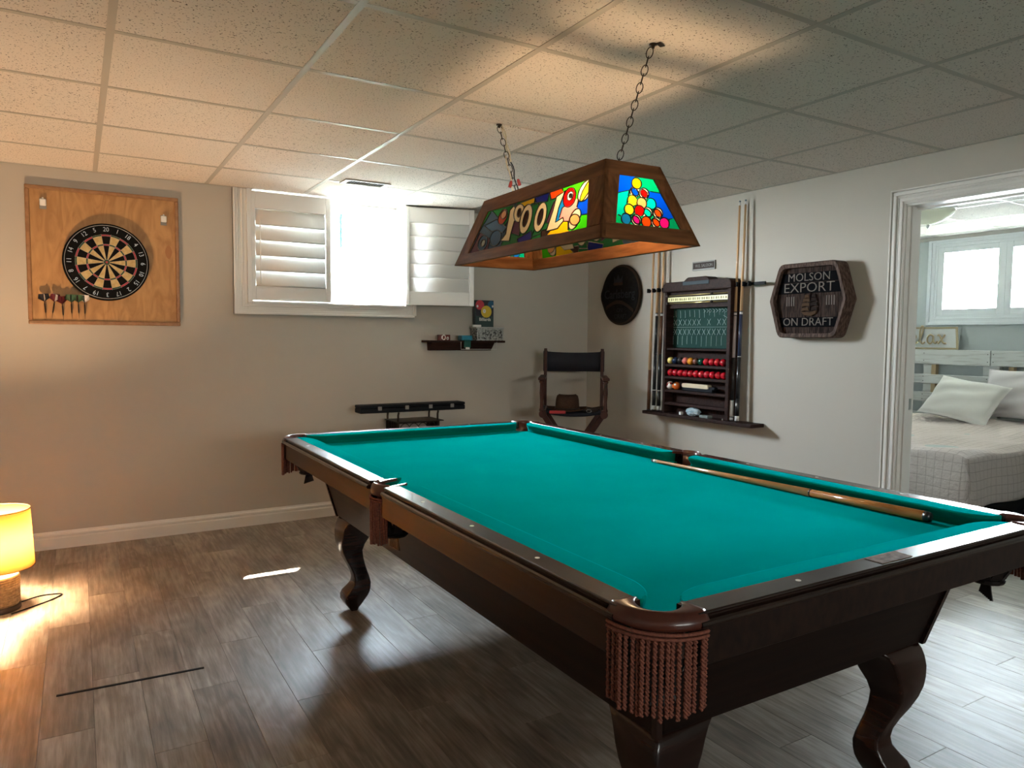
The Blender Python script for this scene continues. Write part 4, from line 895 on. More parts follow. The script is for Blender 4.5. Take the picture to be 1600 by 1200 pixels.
GLASS = {
 'side': [
  ('slate', [(0.476,0.096),(0.331,0.832),(0.119,0.809),(0.157,0.085)]),
  ('moss', [(0.337,0.797),(0.139,0.772),(0.139,0.652),(0.169,0.475),(0.254,0.64)]),
  ('steel', [(0.366,0.57),(0.265,0.62),(0.15,0.442),(0.166,0.377),(0.294,0.46)]),
  ('plum', [(0.434,0.134),(0.388,0.477),(0.27,0.325),(0.263,0.124)]),
  ('moss', [(0.157,0.085),(0.144,0.367),(0.042,0.344),(0.006,0.122)]),
  ('amber', [(0.093,0.77),(-0.016,0.786),(-0.023,0.701),(0.073,0.687)]),
  ('violet', [(0.123,0.357),(0.129,0.551),(0.062,0.54),(0.017,0.264)]),
  ('navy', [(-0.013,0.781),(-0.116,0.791),(-0.122,0.666),(-0.037,0.694)]),
  ('moss', [(0.018,0.656),(-0.05,0.686),(-0.098,0.524),(-0.072,0.091),(-0.005,0.209)]),
  ('navy', [(0.029,0.223),(-0.064,0.296),(-0.089,0.173),(0.01,0.146)]),
  ('moss', [(-0.079,0.2),(-0.186,0.239),(-0.197,0.17),(-0.09,0.128)]),
  ('brown', [(-0.138,0.261),(-0.245,0.275),(-0.251,0.168),(-0.153,0.168)]),
  ('orange', [(-0.117,0.789),(-0.204,0.79),(-0.219,0.673),(-0.143,0.676)]),
  ('violet', [(-0.157,0.362),(-0.17,0.637),(-0.211,0.656),(-0.219,0.309)]),
  ('lime', [(-0.201,0.791),(-0.408,0.798),(-0.414,0.613),(-0.33,0.604),(-0.298,0.478),(-0.227,0.689)]),
  ('sky', [(-0.187,0.455),(-0.227,0.689),(-0.259,0.5),(-0.254,0.355),(-0.217,0.321)]),
  ('pink', [(-0.242,0.51),(-0.331,0.593),(-0.34,0.424),(-0.305,0.288),(-0.241,0.341)]),
  ('blue', [(-0.34,0.424),(-0.337,0.62),(-0.433,0.541),(-0.443,0.328),(-0.365,0.349)]),
  ('lime', [(-0.324,0.156),(-0.376,0.344),(-0.452,0.333),(-0.463,0.112)]),
  ('gold', [(-0.185,0.176),(-0.218,0.278),(-0.258,0.328),(-0.308,0.303),(-0.329,0.153)]),
  ('slate', [(0.285,0.248),(0.288,0.211),(0.296,0.184),(0.308,0.169),(0.324,0.167),(0.339,0.181),(0.354,0.207),(0.367,0.243),(0.374,0.285),(0.377,0.327),(0.373,0.364),(0.365,0.392),(0.352,0.407),(0.337,0.407),(0.321,0.393),(0.306,0.366),(0.294,0.33),(0.287,0.289)]),
  ('steel', [(0.171,0.271),(0.174,0.235),(0.183,0.208),(0.197,0.194),(0.214,0.195),(0.232,0.21),(0.248,0.238),(0.262,0.277),(0.271,0.32),(0.273,0.363),(0.269,0.4),(0.26,0.427),(0.246,0.44),(0.229,0.439),(0.211,0.422),(0.194,0.393),(0.181,0.355),(0.173,0.313)]),
  ('rust', [(0.175,0.589),(0.18,0.554),(0.188,0.529),(0.2,0.515),(0.213,0.515),(0.226,0.529),(0.238,0.556),(0.247,0.592),(0.251,0.633),(0.251,0.673),(0.246,0.709),(0.237,0.734),(0.226,0.748),(0.212,0.746),(0.199,0.731),(0.188,0.705),(0.179,0.669),(0.175,0.629)]),
  ('peachd', [(0.186,0.634),(0.189,0.616),(0.194,0.604),(0.202,0.598),(0.21,0.601),(0.219,0.61),(0.227,0.626),(0.233,0.647),(0.236,0.669),(0.237,0.69),(0.234,0.708),(0.228,0.72),(0.221,0.726),(0.212,0.723),(0.203,0.713),(0.195,0.697),(0.189,0.677),(0.186,0.655)]),
  ('pale', [(0.305,0.267),(0.306,0.251),(0.31,0.238),(0.316,0.231),(0.322,0.23),(0.329,0.236),(0.336,0.248),(0.341,0.265),(0.345,0.283),(0.346,0.303),(0.344,0.32),(0.34,0.332),(0.335,0.339),(0.328,0.34),(0.321,0.333),(0.314,0.321),(0.309,0.305),(0.306,0.286)]),
  ('cream', [(0.143,0.755),(0.165,0.702),(0.14,0.341),(0.17,0.253),(0.089,0.22),(0.095,0.309),(0.098,0.512),(0.106,0.67)]),
  ('cream', [(0.032,0.574),(0.032,0.532),(0.038,0.499),(0.049,0.48),(0.063,0.477),(0.079,0.491),(0.095,0.52),(0.11,0.56),(0.12,0.607),(0.125,0.656),(0.125,0.7),(0.119,0.733),(0.107,0.751),(0.093,0.753),(0.076,0.738),(0.06,0.709),(0.047,0.668),(0.037,0.621)]),
  ('brown', [(0.064,0.607),(0.064,0.585),(0.065,0.567),(0.068,0.556),(0.073,0.552),(0.078,0.557),(0.083,0.568),(0.088,0.587),(0.091,0.609),(0.093,0.633),(0.094,0.655),(0.092,0.672),(0.089,0.684),(0.085,0.687),(0.079,0.683),(0.074,0.671),(0.07,0.652),(0.066,0.63)]),
  ('cream', [(-0.04,0.451),(-0.039,0.382),(-0.033,0.327),(-0.022,0.291),(-0.008,0.28),(0.009,0.294),(0.025,0.332),(0.039,0.39),(0.05,0.461),(0.055,0.537),(0.054,0.608),(0.048,0.664),(0.036,0.7),(0.021,0.71),(0.004,0.693),(-0.012,0.653),(-0.026,0.595),(-0.035,0.524)]),
  ('brown', [(-0.009,0.482),(-0.009,0.443),(-0.007,0.411),(-0.003,0.389),(0.002,0.38),(0.009,0.386),(0.015,0.405),(0.021,0.436),(0.025,0.474),(0.027,0.516),(0.027,0.555),(0.025,0.588),(0.021,0.61),(0.015,0.618),(0.009,0.612),(0.003,0.593),(-0.003,0.562),(-0.007,0.524)]),
  ('cream', [(-0.147,0.421),(-0.146,0.355),(-0.14,0.301),(-0.13,0.267),(-0.116,0.256),(-0.101,0.269),(-0.086,0.306),(-0.072,0.362),(-0.063,0.43),(-0.058,0.503),(-0.059,0.571),(-0.065,0.626),(-0.076,0.66),(-0.09,0.67),(-0.105,0.655),(-0.12,0.616),(-0.133,0.559),(-0.142,0.492)]),
  ('brown', [(-0.119,0.451),(-0.119,0.413),(-0.117,0.382),(-0.113,0.36),(-0.108,0.352),(-0.102,0.357),(-0.096,0.376),(-0.091,0.405),(-0.087,0.442),(-0.085,0.482),(-0.085,0.52),(-0.087,0.552),(-0.091,0.573),(-0.096,0.581),(-0.102,0.576),(-0.108,0.557),(-0.113,0.527),(-0.117,0.49)]),
  ('cream', [(-0.228,0.74),(-0.178,0.693),(-0.182,0.5),(-0.176,0.236),(-0.251,0.239),(-0.277,0.327),(-0.266,0.374),(-0.224,0.332),(-0.217,0.524)]),
  ('red', [(-0.312,0.58),(-0.309,0.541),(-0.301,0.513),(-0.29,0.498),(-0.276,0.499),(-0.261,0.515),(-0.248,0.546),(-0.237,0.586),(-0.23,0.632),(-0.228,0.678),(-0.231,0.718),(-0.239,0.746),(-0.251,0.76),(-0.265,0.758),(-0.28,0.741),(-0.293,0.71),(-0.304,0.669),(-0.31,0.624)]),
  ('white', [(-0.292,0.623),(-0.29,0.604),(-0.287,0.59),(-0.281,0.583),(-0.275,0.584),(-0.268,0.592),(-0.261,0.606),(-0.256,0.626),(-0.253,0.648),(-0.252,0.67),(-0.254,0.689),(-0.258,0.703),(-0.263,0.71),(-0.27,0.709),(-0.277,0.701),(-0.283,0.686),(-0.288,0.667),(-0.291,0.645)]),
  ('dgrey', [(-0.283,0.636),(-0.283,0.627),(-0.281,0.621),(-0.278,0.618),(-0.275,0.618),(-0.272,0.622),(-0.269,0.629),(-0.267,0.638),(-0.265,0.648),(-0.265,0.658),(-0.265,0.667),(-0.267,0.673),(-0.27,0.677),(-0.273,0.676),(-0.276,0.673),(-0.279,0.666),(-0.281,0.657),(-0.283,0.646)]),
  ('cream', [(-0.398,0.601),(-0.391,0.562),(-0.38,0.534),(-0.367,0.52),(-0.353,0.523),(-0.34,0.542),(-0.329,0.576),(-0.322,0.619),(-0.32,0.667),(-0.323,0.714),(-0.331,0.753),(-0.342,0.781),(-0.355,0.793),(-0.369,0.789),(-0.382,0.769),(-0.393,0.736),(-0.399,0.693),(-0.401,0.646)]),
  ('yellow', [(-0.385,0.632),(-0.378,0.589),(-0.37,0.554),(-0.362,0.531),(-0.354,0.524),(-0.348,0.534),(-0.344,0.558),(-0.342,0.595),(-0.344,0.64),(-0.348,0.687),(-0.355,0.73),(-0.363,0.765),(-0.371,0.787),(-0.379,0.793),(-0.385,0.783),(-0.389,0.759),(-0.39,0.722),(-0.389,0.678)]),
  ('cream', [(-0.379,0.273),(-0.374,0.233),(-0.367,0.203),(-0.356,0.185),(-0.345,0.183),(-0.333,0.196),(-0.323,0.224),(-0.316,0.262),(-0.313,0.307),(-0.313,0.352),(-0.318,0.393),(-0.326,0.424),(-0.336,0.441),(-0.348,0.442),(-0.359,0.428),(-0.369,0.4),(-0.376,0.362),(-0.379,0.318)]),
  ('peach', [(-0.38,0.264),(-0.377,0.246),(-0.37,0.234),(-0.361,0.23),(-0.35,0.235),(-0.338,0.249),(-0.328,0.269),(-0.32,0.294),(-0.315,0.32),(-0.314,0.344),(-0.318,0.363),(-0.325,0.375),(-0.334,0.378),(-0.345,0.372),(-0.357,0.358),(-0.367,0.337),(-0.375,0.313),(-0.379,0.288)]),
 ],
 'end': [
  ('blue', [(-0.082,0.845),(0.004,0.853),(-0.024,0.631),(-0.11,0.555)]),
  ('cyan', [(-0.104,0.568),(-0.034,0.642),(-0.014,0.418),(-0.096,0.268),(-0.133,0.335)]),
  ('mint', [(-0.133,0.335),(-0.096,0.272),(-0.075,0.165),(-0.154,0.151)]),
  ('teal', [(0.001,0.862),(0.079,0.834),(0.088,0.645),(0.022,0.65),(-0.015,0.75)]),
  ('blue', [(0.022,0.65),(0.088,0.645),(0.122,0.337),(0.085,0.288),(0.033,0.415)]),
  ('teal', [(0.086,0.298),(0.122,0.342),(0.14,0.18),(0.062,0.173)]),
  ('mint', [(-0.045,0.623),(0.022,0.65),(0.04,0.418),(0.069,0.179),(-0.081,0.173),(-0.093,0.269)]),
  ('cyan', [(0.057,0.519),(0.057,0.491),(0.054,0.463),(0.047,0.439),(0.04,0.422),(0.031,0.416),(0.024,0.421),(0.018,0.435),(0.015,0.458),(0.015,0.486),(0.019,0.514),(0.025,0.538),(0.032,0.555),(0.041,0.562),(0.049,0.557),(0.054,0.542)]),
  ('white', [(-0.001,0.649),(-0.001,0.621),(-0.005,0.593),(-0.011,0.569),(-0.018,0.552),(-0.027,0.545),(-0.034,0.55),(-0.04,0.564),(-0.043,0.587),(-0.043,0.614),(-0.039,0.642),(-0.033,0.667),(-0.026,0.684),(-0.017,0.691),(-0.01,0.686),(-0.004,0.672)]),
  ('blue', [(-0.015,0.573),(-0.021,0.566),(-0.027,0.569),(-0.032,0.582),(-0.035,0.602),(-0.036,0.625),(-0.034,0.646),(-0.029,0.662),(-0.023,0.669),(-0.017,0.666),(-0.012,0.653),(-0.009,0.633),(-0.008,0.61),(-0.01,0.589)]),
  ('white', [(0.036,0.641),(0.036,0.613),(0.032,0.585),(0.026,0.56),(0.019,0.543),(0.01,0.537),(0.003,0.541),(-0.003,0.556),(-0.006,0.579),(-0.006,0.606),(-0.003,0.635),(0.003,0.659),(0.011,0.676),(0.02,0.683),(0.027,0.679),(0.033,0.664)]),
  ('red', [(0.022,0.565),(0.016,0.558),(0.01,0.561),(0.005,0.574),(0.001,0.594),(0.001,0.617),(0.003,0.639),(0.008,0.655),(0.014,0.662),(0.02,0.659),(0.025,0.646),(0.029,0.626),(0.029,0.602),(0.027,0.581)]),
  ('gold', [(0.015,0.765),(0.015,0.737),(0.011,0.708),(0.005,0.684),(-0.002,0.666),(-0.011,0.66),(-0.018,0.664),(-0.024,0.678),(-0.027,0.701),(-0.027,0.729),(-0.023,0.757),(-0.017,0.782),(-0.01,0.799),(-0.001,0.807),(0.006,0.803),(0.012,0.788)]),
  ('yellow', [(-0.021,0.531),(-0.021,0.504),(-0.024,0.476),(-0.03,0.452),(-0.038,0.436),(-0.046,0.429),(-0.053,0.434),(-0.059,0.448),(-0.062,0.471),(-0.062,0.498),(-0.059,0.525),(-0.053,0.549),(-0.045,0.566),(-0.037,0.573),(-0.03,0.568),(-0.024,0.554)]),
  ('peach', [(0.017,0.514),(0.016,0.487),(0.013,0.459),(0.007,0.435),(-0.001,0.418),(-0.009,0.412),(-0.016,0.416),(-0.022,0.431),(-0.025,0.454),(-0.025,0.481),(-0.021,0.509),(-0.016,0.533),(-0.008,0.55),(0,0.556),(0.008,0.552),(0.014,0.537)]),
  ('white', [(0.031,0.395),(0.031,0.368),(0.027,0.34),(0.021,0.316),(0.014,0.3),(0.005,0.294),(-0.002,0.299),(-0.008,0.313),(-0.011,0.336),(-0.011,0.363),(-0.007,0.391),(-0.001,0.415),(0.006,0.431),(0.015,0.437),(0.022,0.433),(0.028,0.418)]),
  ('cyan', [(0.017,0.321),(0.011,0.314),(0.005,0.318),(-0,0.331),(-0.004,0.351),(-0.004,0.373),(-0.002,0.395),(0.003,0.41),(0.009,0.417),(0.015,0.413),(0.02,0.4),(0.024,0.38),(0.024,0.358),(0.022,0.336)]),
  ('yellow', [(-0.044,0.409),(-0.044,0.382),(-0.048,0.355),(-0.053,0.332),(-0.061,0.316),(-0.069,0.309),(-0.076,0.314),(-0.082,0.329),(-0.084,0.351),(-0.084,0.378),(-0.081,0.405),(-0.075,0.428),(-0.068,0.445),(-0.06,0.451),(-0.053,0.447),(-0.047,0.432)]),
  ('white', [(0.076,0.407),(0.076,0.379),(0.072,0.351),(0.066,0.327),(0.058,0.311),(0.05,0.305),(0.042,0.309),(0.036,0.324),(0.033,0.347),(0.034,0.374),(0.037,0.402),(0.043,0.426),(0.051,0.443),(0.059,0.45),(0.067,0.445),(0.073,0.43)]),
  ('orange', [(0.062,0.332),(0.056,0.325),(0.049,0.329),(0.044,0.342),(0.041,0.362),(0.04,0.385),(0.042,0.406),(0.047,0.422),(0.053,0.429),(0.06,0.425),(0.065,0.412),(0.068,0.392),(0.069,0.369),(0.067,0.347)]),
  ('red', [(-0.002,0.408),(-0.003,0.381),(-0.006,0.353),(-0.012,0.33),(-0.019,0.313),(-0.028,0.307),(-0.035,0.312),(-0.041,0.327),(-0.043,0.349),(-0.043,0.376),(-0.04,0.404),(-0.034,0.427),(-0.027,0.444),(-0.018,0.45),(-0.011,0.446),(-0.005,0.431)]),
  ('sky', [(-0.066,0.286),(-0.066,0.26),(-0.069,0.233),(-0.075,0.21),(-0.082,0.194),(-0.09,0.188),(-0.097,0.193),(-0.103,0.207),(-0.106,0.229),(-0.106,0.256),(-0.102,0.283),(-0.097,0.306),(-0.09,0.322),(-0.082,0.328),(-0.074,0.323),(-0.069,0.309)]),
  ('white', [(-0.025,0.288),(-0.025,0.261),(-0.028,0.234),(-0.034,0.211),(-0.042,0.195),(-0.05,0.189),(-0.057,0.194),(-0.063,0.208),(-0.066,0.231),(-0.065,0.257),(-0.062,0.284),(-0.056,0.308),(-0.049,0.323),(-0.041,0.33),(-0.034,0.325),(-0.028,0.31)]),
  ('magenta', [(-0.038,0.215),(-0.044,0.209),(-0.05,0.212),(-0.055,0.225),(-0.058,0.245),(-0.059,0.267),(-0.057,0.288),(-0.053,0.303),(-0.047,0.309),(-0.041,0.306),(-0.035,0.293),(-0.032,0.273),(-0.032,0.251),(-0.034,0.23)]),
  ('white', [(0.058,0.281),(0.058,0.253),(0.054,0.226),(0.048,0.202),(0.04,0.186),(0.032,0.18),(0.025,0.185),(0.019,0.2),(0.016,0.222),(0.016,0.25),(0.02,0.277),(0.026,0.301),(0.033,0.317),(0.042,0.323),(0.049,0.318),(0.055,0.304)]),
  ('orange', [(0.044,0.207),(0.038,0.2),(0.032,0.204),(0.027,0.217),(0.023,0.237),(0.023,0.26),(0.025,0.281),(0.03,0.296),(0.036,0.303),(0.042,0.299),(0.047,0.286),(0.051,0.266),(0.051,0.243),(0.049,0.222)]),
  ('orange', [(0.016,0.277),(0.016,0.25),(0.013,0.223),(0.007,0.199),(-0.001,0.183),(-0.009,0.177),(-0.016,0.182),(-0.022,0.197),(-0.025,0.22),(-0.025,0.246),(-0.022,0.274),(-0.016,0.297),(-0.008,0.313),(0,0.319),(0.008,0.315),(0.013,0.3)]),
  ('magenta', [(0.094,0.286),(0.093,0.258),(0.09,0.231),(0.084,0.207),(0.076,0.191),(0.067,0.185),(0.06,0.19),(0.054,0.205),(0.051,0.227),(0.051,0.255),(0.055,0.282),(0.061,0.306),(0.069,0.322),(0.077,0.329),(0.085,0.324),(0.091,0.309)]),
 ],
}
# ================================================================== STAINED GLASS LAMP
LA = math.radians(-1.75); LC = Vector((1.505, -2.72, 1.58)); LX = Vector((math.cos(LA), math.sin(LA), 0)); LY = Vector((-math.sin(LA), math.cos(LA), 0))
def LW(x, y, z): return LC+LX*x+LY*y+Vector((0, 0, z))
lamp = thing('billiard_lamp', (1.505, -2.72, 1.853), 'oak and stained glass billiard lamp hung by two chains over the table, lettered POOL', 'lamp')
BXh, BYh, TXh, TYh, HH = .205, .545, .115, .437, .273
LCOL = dict(slate=(.10, .17, .26), moss=(.05, .27, .11), steel=(.12, .22, .36), plum=(.20, .12, .17), amber=(.75, .55, .04), violet=(.20, .10, .18), navy=(.03, .05, .36),
    brown=(.10, .06, .05), orange=(.90, .17, .02), lime=(.12, .80, .02), sky=(.03, .36, .75), pink=(.95, .48, .46), blue=(.0, .16, .95), gold=(1., .70, .01), rust=(.50, .15, .10),
    peachd=(.62, .42, .30), pale=(.35, .40, .40), cream=(.88, .80, .62), dgrey=(.07, .06, .06), red=(.95, .02, .015), white=(.95, .93, .85), yellow=(1., .86, .06), peach=(1., .55, .28),
    cyan=(.0, .82, .72), mint=(.0, .72, .36), teal=(.0, .50, .30), magenta=(.85, .03, .45))
GM = {k: glassmat('stained_glass_'+k, v) for k, v in LCOL.items()}
def inpoly(P, x, y):
    c = False; n = len(P); j = n-1
    for i in range(n):
        xi, yi = P[i]; xj, yj = P[j]
        if (yi > y) != (yj > y) and x < (xj-xi)*(y-yi)/(yj-yi)+xi: c = not c
        j = i
    return c
def glass_panel(kind, face, flipu):
    """kind: 'side' or 'end'; face +1/-1 chooses which side of the lamp; shapes in (u metres along, v fraction up the slope)"""
    shapes = GLASS[kind]
    if kind == 'side': b0, b1, u0, u1, h0, v0, v1 = BXh, TXh, .445, .372, BYh, .155, .80
    else: b0, b1, u0, u1, h0, v0, v1 = BYh, TYh, .138, .073, BXh, .185, .825
    nrm_in = .006
    def P(u, v, off=0):
        base = b0+(b1-b0)*v-nrm_in+off
        uu = -u if flipu else u
        return LW(face*base, uu, HH*v) if kind == 'side' else LW(uu, face*base, HH*v)
    NV = 46 if kind == 'side' else 44; NU = 230 if kind == 'side' else 74
    cells = {}
    bb = [(min(q[0] for q in s_[1]), max(q[0] for q in s_[1]), min(q[1] for q in s_[1]), max(q[1] for q in s_[1])) for s_ in shapes]
    for j in range(NV):
        v = v0+(v1-v0)*(j+.5)/NV; hu = u0+(u1-u0)*(v-v0)/(v1-v0)
        for i in range(NU):
            u = -hu+2*hu*(i+.5)/NU; hit_ = -1
            for k in range(len(shapes)-1, -1, -1):
                q = bb[k]
                if q[0] <= u <= q[1] and q[2] <= v <= q[3] and inpoly(shapes[k][1], u, v): hit_ = k; break
            cells.setdefault(hit_, []).append((i, j))
    def node(i, j):
        v = v0+(v1-v0)*j/NV; hu = u0+(u1-u0)*(v-v0)/(v1-v0); return (-hu+2*hu*i/NU, v)
    fr = bpy.data.objects.new('art_panel', None); C.objects.link(fr); fr.parent = lamp; ORG[fr.name] = ORG[lamp.name]
    def comps(cl):
        left = set(cl)
        while left:
            st = [left.pop()]; out = []
            while st:
                a, c_ = st.pop(); out.append((a, c_))
                for da in (-1, 0, 1):
                    for dc in (-1, 0, 1):
                        if (a+da, c_+dc) in left: left.discard((a+da, c_+dc)); st.append((a+da, c_+dc))
            yield out
    for k, cl in [(k, q) for k, c0 in cells.items() for q in comps(c0)]:
        idx = {}; V = []; F = []
        for i, j in cl:
            f = []
            for a, c_ in ((i, j), (i+1, j), (i+1, j+1), (i, j+1)):
                if (a, c_) not in idx: idx[(a, c_)] = len(V); V.append(P(*node(a, c_)))
                f.append(idx[(a, c_)])
            F.append(f)
        col = shapes[k][0] if k >= 0 else ('moss' if kind == 'side' else 'teal')
        b = MB(); b.add(V, F); b.build('glass_piece', GM[col], fr, recalc=False)
    b = MB()
    for ks, (c_, poly) in enumerate(shapes):
        Q = []
        n = len(poly)
        for i in range(n):
            (ua, va), (ub, vb) = poly[i], poly[(i+1) % n]; L_ = math.hypot(ub-ua, (vb-va)*.28); m_ = max(1, int(L_/.01))
            for k in range(m_):
                u, v = ua+(ub-ua)*k/m_, va+(vb-va)*k/m_; hu = u0+(u1-u0)*(v-v0)/(v1-v0)
                Q.append((u, v, abs(u) < hu-.001 and v0+.004 < v < v1-.004 and not any(bb[kk][0] < u < bb[kk][1] and bb[kk][2] < v < bb[kk][3] and inpoly(shapes[kk][1], u, v) for kk in range(ks+1, len(shapes)))))
        run = []
        for q in Q+Q[:1]:
            if q[2]: run.append(P(q[0], q[1], .0012))
            else:
                if len(run) > 1: b.tube(run, .0023, 4)
                run = []
        if len(run) > 1: b.tube(run, .0023, 4)
    b.build('lead_lines', 'lead', fr)['kind'] = 'stuff'
glass_panel('side', -1, False); glass_panel('side', 1, True)
glass_panel('end', -1, False); glass_panel('end', 1, True)
# oak frame: per face bottom rail, top rail, two stiles
def face_frame(kind, face):
    if kind == 'side': b0, b1, e0, e1, u0, u1, v0, v1 = BXh, TXh, BYh, TYh, .440, .368, .165, .79
    else: b0, b1, e0, e1, u0, u1, v0, v1 = BYh, TYh, BXh, TXh, .134, .071, .195, .815
    T = .016
    def P(u, v, off):
        base = b0+(b1-b0)*v-off; return LW(face*base, u, HH*v) if kind == 'side' else LW(u, face*base, HH*v)
    def hu(v): return e0+(e1-e0)*v
    def iu(v): return u0+(u1-u0)*(v-v0)/(v1-v0)
    def slab(name, quad, m):
        b = MB(); q = [P(u, v, 0) for u, v in quad]+[P(u*(1 if abs(u) < 9 else 1), v, T) for u, v in quad]
        b.add(q, [(0, 1, 2, 3), (7, 6, 5, 4), (0, 4, 5, 1), (1, 5, 6, 2), (2, 6, 7, 3), (3, 7, 4, 0)]); return b.build(name, m, lamp, bevel=.0015, bseg=1)
    long_, up = ('oak', 'oakv') if kind == 'side' else ('oakz', 'oakv')
    slab('bottom_rail', [(-hu(0), 0), (hu(0), 0), (hu(v0), v0), (-hu(v0), v0)], long_)
    slab('top_rail', [(-hu(v1), v1), (hu(v1), v1), (hu(1), 1), (-hu(1), 1)], long_)
    for s_ in (-1, 1): slab('stile', [(s_*iu(v0), v0), (s_*hu(v0), v0), (s_*hu(v1), v1), (s_*iu(v1), v1)], up)
for f_ in (-1, 1): face_frame('side', f_); face_frame('end', f_)
for yy in (-.345, .345):
    b = MB(); b.obox(LW(0, yy, HH-.012), LX, LY, (0, 0, 1), TXh-.014, .016, .008); b.build('cross_bar', 'oakz', lamp)
    b = MB(); b.cs = True; b.lathe([(.018, -.03), (.020, -.05), (.016, -.075)], LW(0, yy*.93, HH), 14); b.build('socket', 'black', lamp)
bm_ = [bulbmat('warm_bulb', (1., .66, .36), 150), bulbmat('dim_warm_bulb', (1., .66, .36), 22)]
for yy, m_ in ((-.325, bm_[0]), (.325, bm_[1])):
    b = MB(); b.cs = True; b.lathe([(.011, .002), (.013, -.006), (.026, -.026), (.030, -.042), (.026, -.058), (.014, -.068), (.001, -.071)], LW(0, yy, HH-.075), 16); b.build('bulb', m_, lamp)
# chains
def chain(name, a, b_, n, parent, r=.0017):
    a, b_ = Vector(a), Vector(b_); d = (b_-a).normalized(); L = (b_-a).length; p = L/n
    u = d.cross(Vector((.51, .86, 0))).normalized(); w = d.cross(u)
    grp = bpy.data.objects.new(name, None); C.objects.link(grp); grp.parent = parent; ORG[grp.name] = ORG[parent.name]
    for i in range(n):
        c = a+d*(i+.5)*p; e = u if i % 2 == 0 else w
        hl, hw = p*.5+.0035, .0105 if i % 2 == 0 else .0105
        pts = [c+d*(hl*math.sin(t_*2*PI/16))+e*(hw*math.cos(t_*2*PI/16)) for t_ in range(16)]
        b = MB(); b.cs = True; b.tube(pts, r, 5, closed=True); b.build('link', 'iron', grp, recalc=False)
    return grp
chain('chain', (1.505, -3.215, H-.01), tuple(LW(0, -.345, HH+.004)), 14, lamp)
chain('chain', (1.530, -2.182, H-.006), tuple(LW(0, .345, HH+.004)), 11, lamp)
for p in ((1.508, -3.222), (1.532, -2.180)):
    b = MB(); b.cs = True; b.lathe([(.014, .0005), (.014, -.003), (.006, -.005), (.004, -.014)], (p[0], p[1], H+.001), 12); b.build('ceiling_hook', 'iron', lamp)
b = MB(); b.obox((1.527, -3.235, H-.0005), (1, .4, 0), (-.4, 1, 0), (0, 0, 1), .017, .008, .0015); b.build('hook_plate', 'iron', lamp)
A_, B2 = Vector((1.535, -2.185, H)), LW(0, .345, HH)
for o_, m_, f0, f1 in ((.006, 'cordw', 0, .50), (.0125, 'cordw', 0, .50), (.012, 'cueblack', .46, .98), (-.012, 'cordw', .42, 1.0)):
    pts = [A_.lerp(B2, f0+(f1-f0)*i/10)+Vector((o_+.004*math.sin(i*1.3+o_*400), .003*math.cos(i), 0)) for i in range(11)]
    b = MB(); b.cs = True; b.tube(pts, .0032, 6); b.build('cord', m_, lamp)
for f_, o_ in ((.80, (-.018, 0, 0)), (.76, (.026, 0, 0))):
    b = MB(); b.cs = True; p = A_.lerp(B2, f_)+Vector(o_); b.lathe([(.004, .014), (.007, .008), (.0085, -.014), (.003, -.016)], p, 10, (.25 if o_[0] < 0 else -.35, 0, 1)); b.build('wire_nut', 'redplastic', lamp)

# ceiling vent
t = thing('ceiling_vent', (1.45, -.655, H), 'small white slotted air vent in the ceiling by the window', 'vent')
MB().box(1.305, 1.595, -.715, -.700, H-.006, H).box(1.305, 1.595, -.605, -.590, H-.006, H).box(1.305, 1.335, -.700, -.605, H-.006, H).box(1.565, 1.595, -.700, -.605, H-.006, H).build('vent_frame', 'tee', t, bevel=.001)
MB().box(1.335, 1.565, -.7, -.605, H-.0008, H-.0004).build('duct_opening', 'black', t)
for i in range(14):
    x = 1.345+i*.0162
    b = MB(); b.obox((x, -.6525, H-.004), (1, 0, .6), (0, 1, 0), (-.6, 0, 1), .005, .047, .0008); b.build('slat', 'tee', t)

# ================================================================== FLOOR LAMP, CORD, STRIP
LPX, LPY = -.455, -1.06
t = thing('table_lamp', (LPX, LPY, 0), 'rope-wrapped lamp with a glowing linen drum shade standing on the floor', 'lamp')
cxyz = (LPX, LPY, 0)
b = MB(); b.cs = True; b.lathe([(.086, 0), (.088, .004), (.088, .022), (.085, .024)], cxyz, 40); b.build('base', 'darkbase', t)
b = MB(); b.cs = True
b.lathe([(.080, .022), (.080, .150)], cxyz, 40)
for k in range(12): b.tube([(LPX+.081*math.cos(a*PI/18), LPY+.081*math.sin(a*PI/18), .029+k*.0104+.0104*a/36) for a in range(37)], .0058, 6)
b.build('rope_wrap', 'jute', t)
b = MB(); b.cs = True; b.lathe([(.080, .148), (.084, .153), (.084, .160), (.078, .166), (.030, .169), (.024, .176), (.024, .205), (.020, .210), (.012, .212), (.012, .24)], cxyz, 40); b.build('neck', 'lightwood', t)
b = MB(); b.cs = True
b.lathe([(.148, .198), (.1465, .198), (.1345, .465), (.136, .465)], cxyz, 56, cap=False); sh_ = b.build('shade', 'shade', t)
for r_, z_ in ((.1478, .199), (.1358, .464)):
    b = MB(); b.cs = True; b.tube([(LPX+r_*math.cos(a*PI/24), LPY+r_*math.sin(a*PI/24), z_) for a in range(48)], .0022, 6, closed=True); b.build('rim', 'shade', sh_)
b = MB()
for a in (0, 2.1, 4.2): b.tube([(LPX, LPY, .235), (LPX+.146*math.cos(a), LPY+.146*math.sin(a), .215)], .0015, 5)
b.build('spider', 'brass', t)
b = MB(); b.cs = True; b.lathe([(.013, .24), (.014, .275), (.018, .300), (.030, .325), (.034, .350), (.028, .375), (.012, .390), (.001, .392)], cxyz, 20)
b.build('bulb', bulbmat('bright_warm_bulb', (1., .66, .38), 850), t)
pts = [(LPX+.085, LPY+.03, .012), (-.30, -.955, .004), (-.245, -.955, .004), (-.215, -.965, .004), (-.212, -.985, .004), (-.25, -1.04, .004), (-.32, -1.10, .004), (-.40, -1.16, .004)]
pp = []
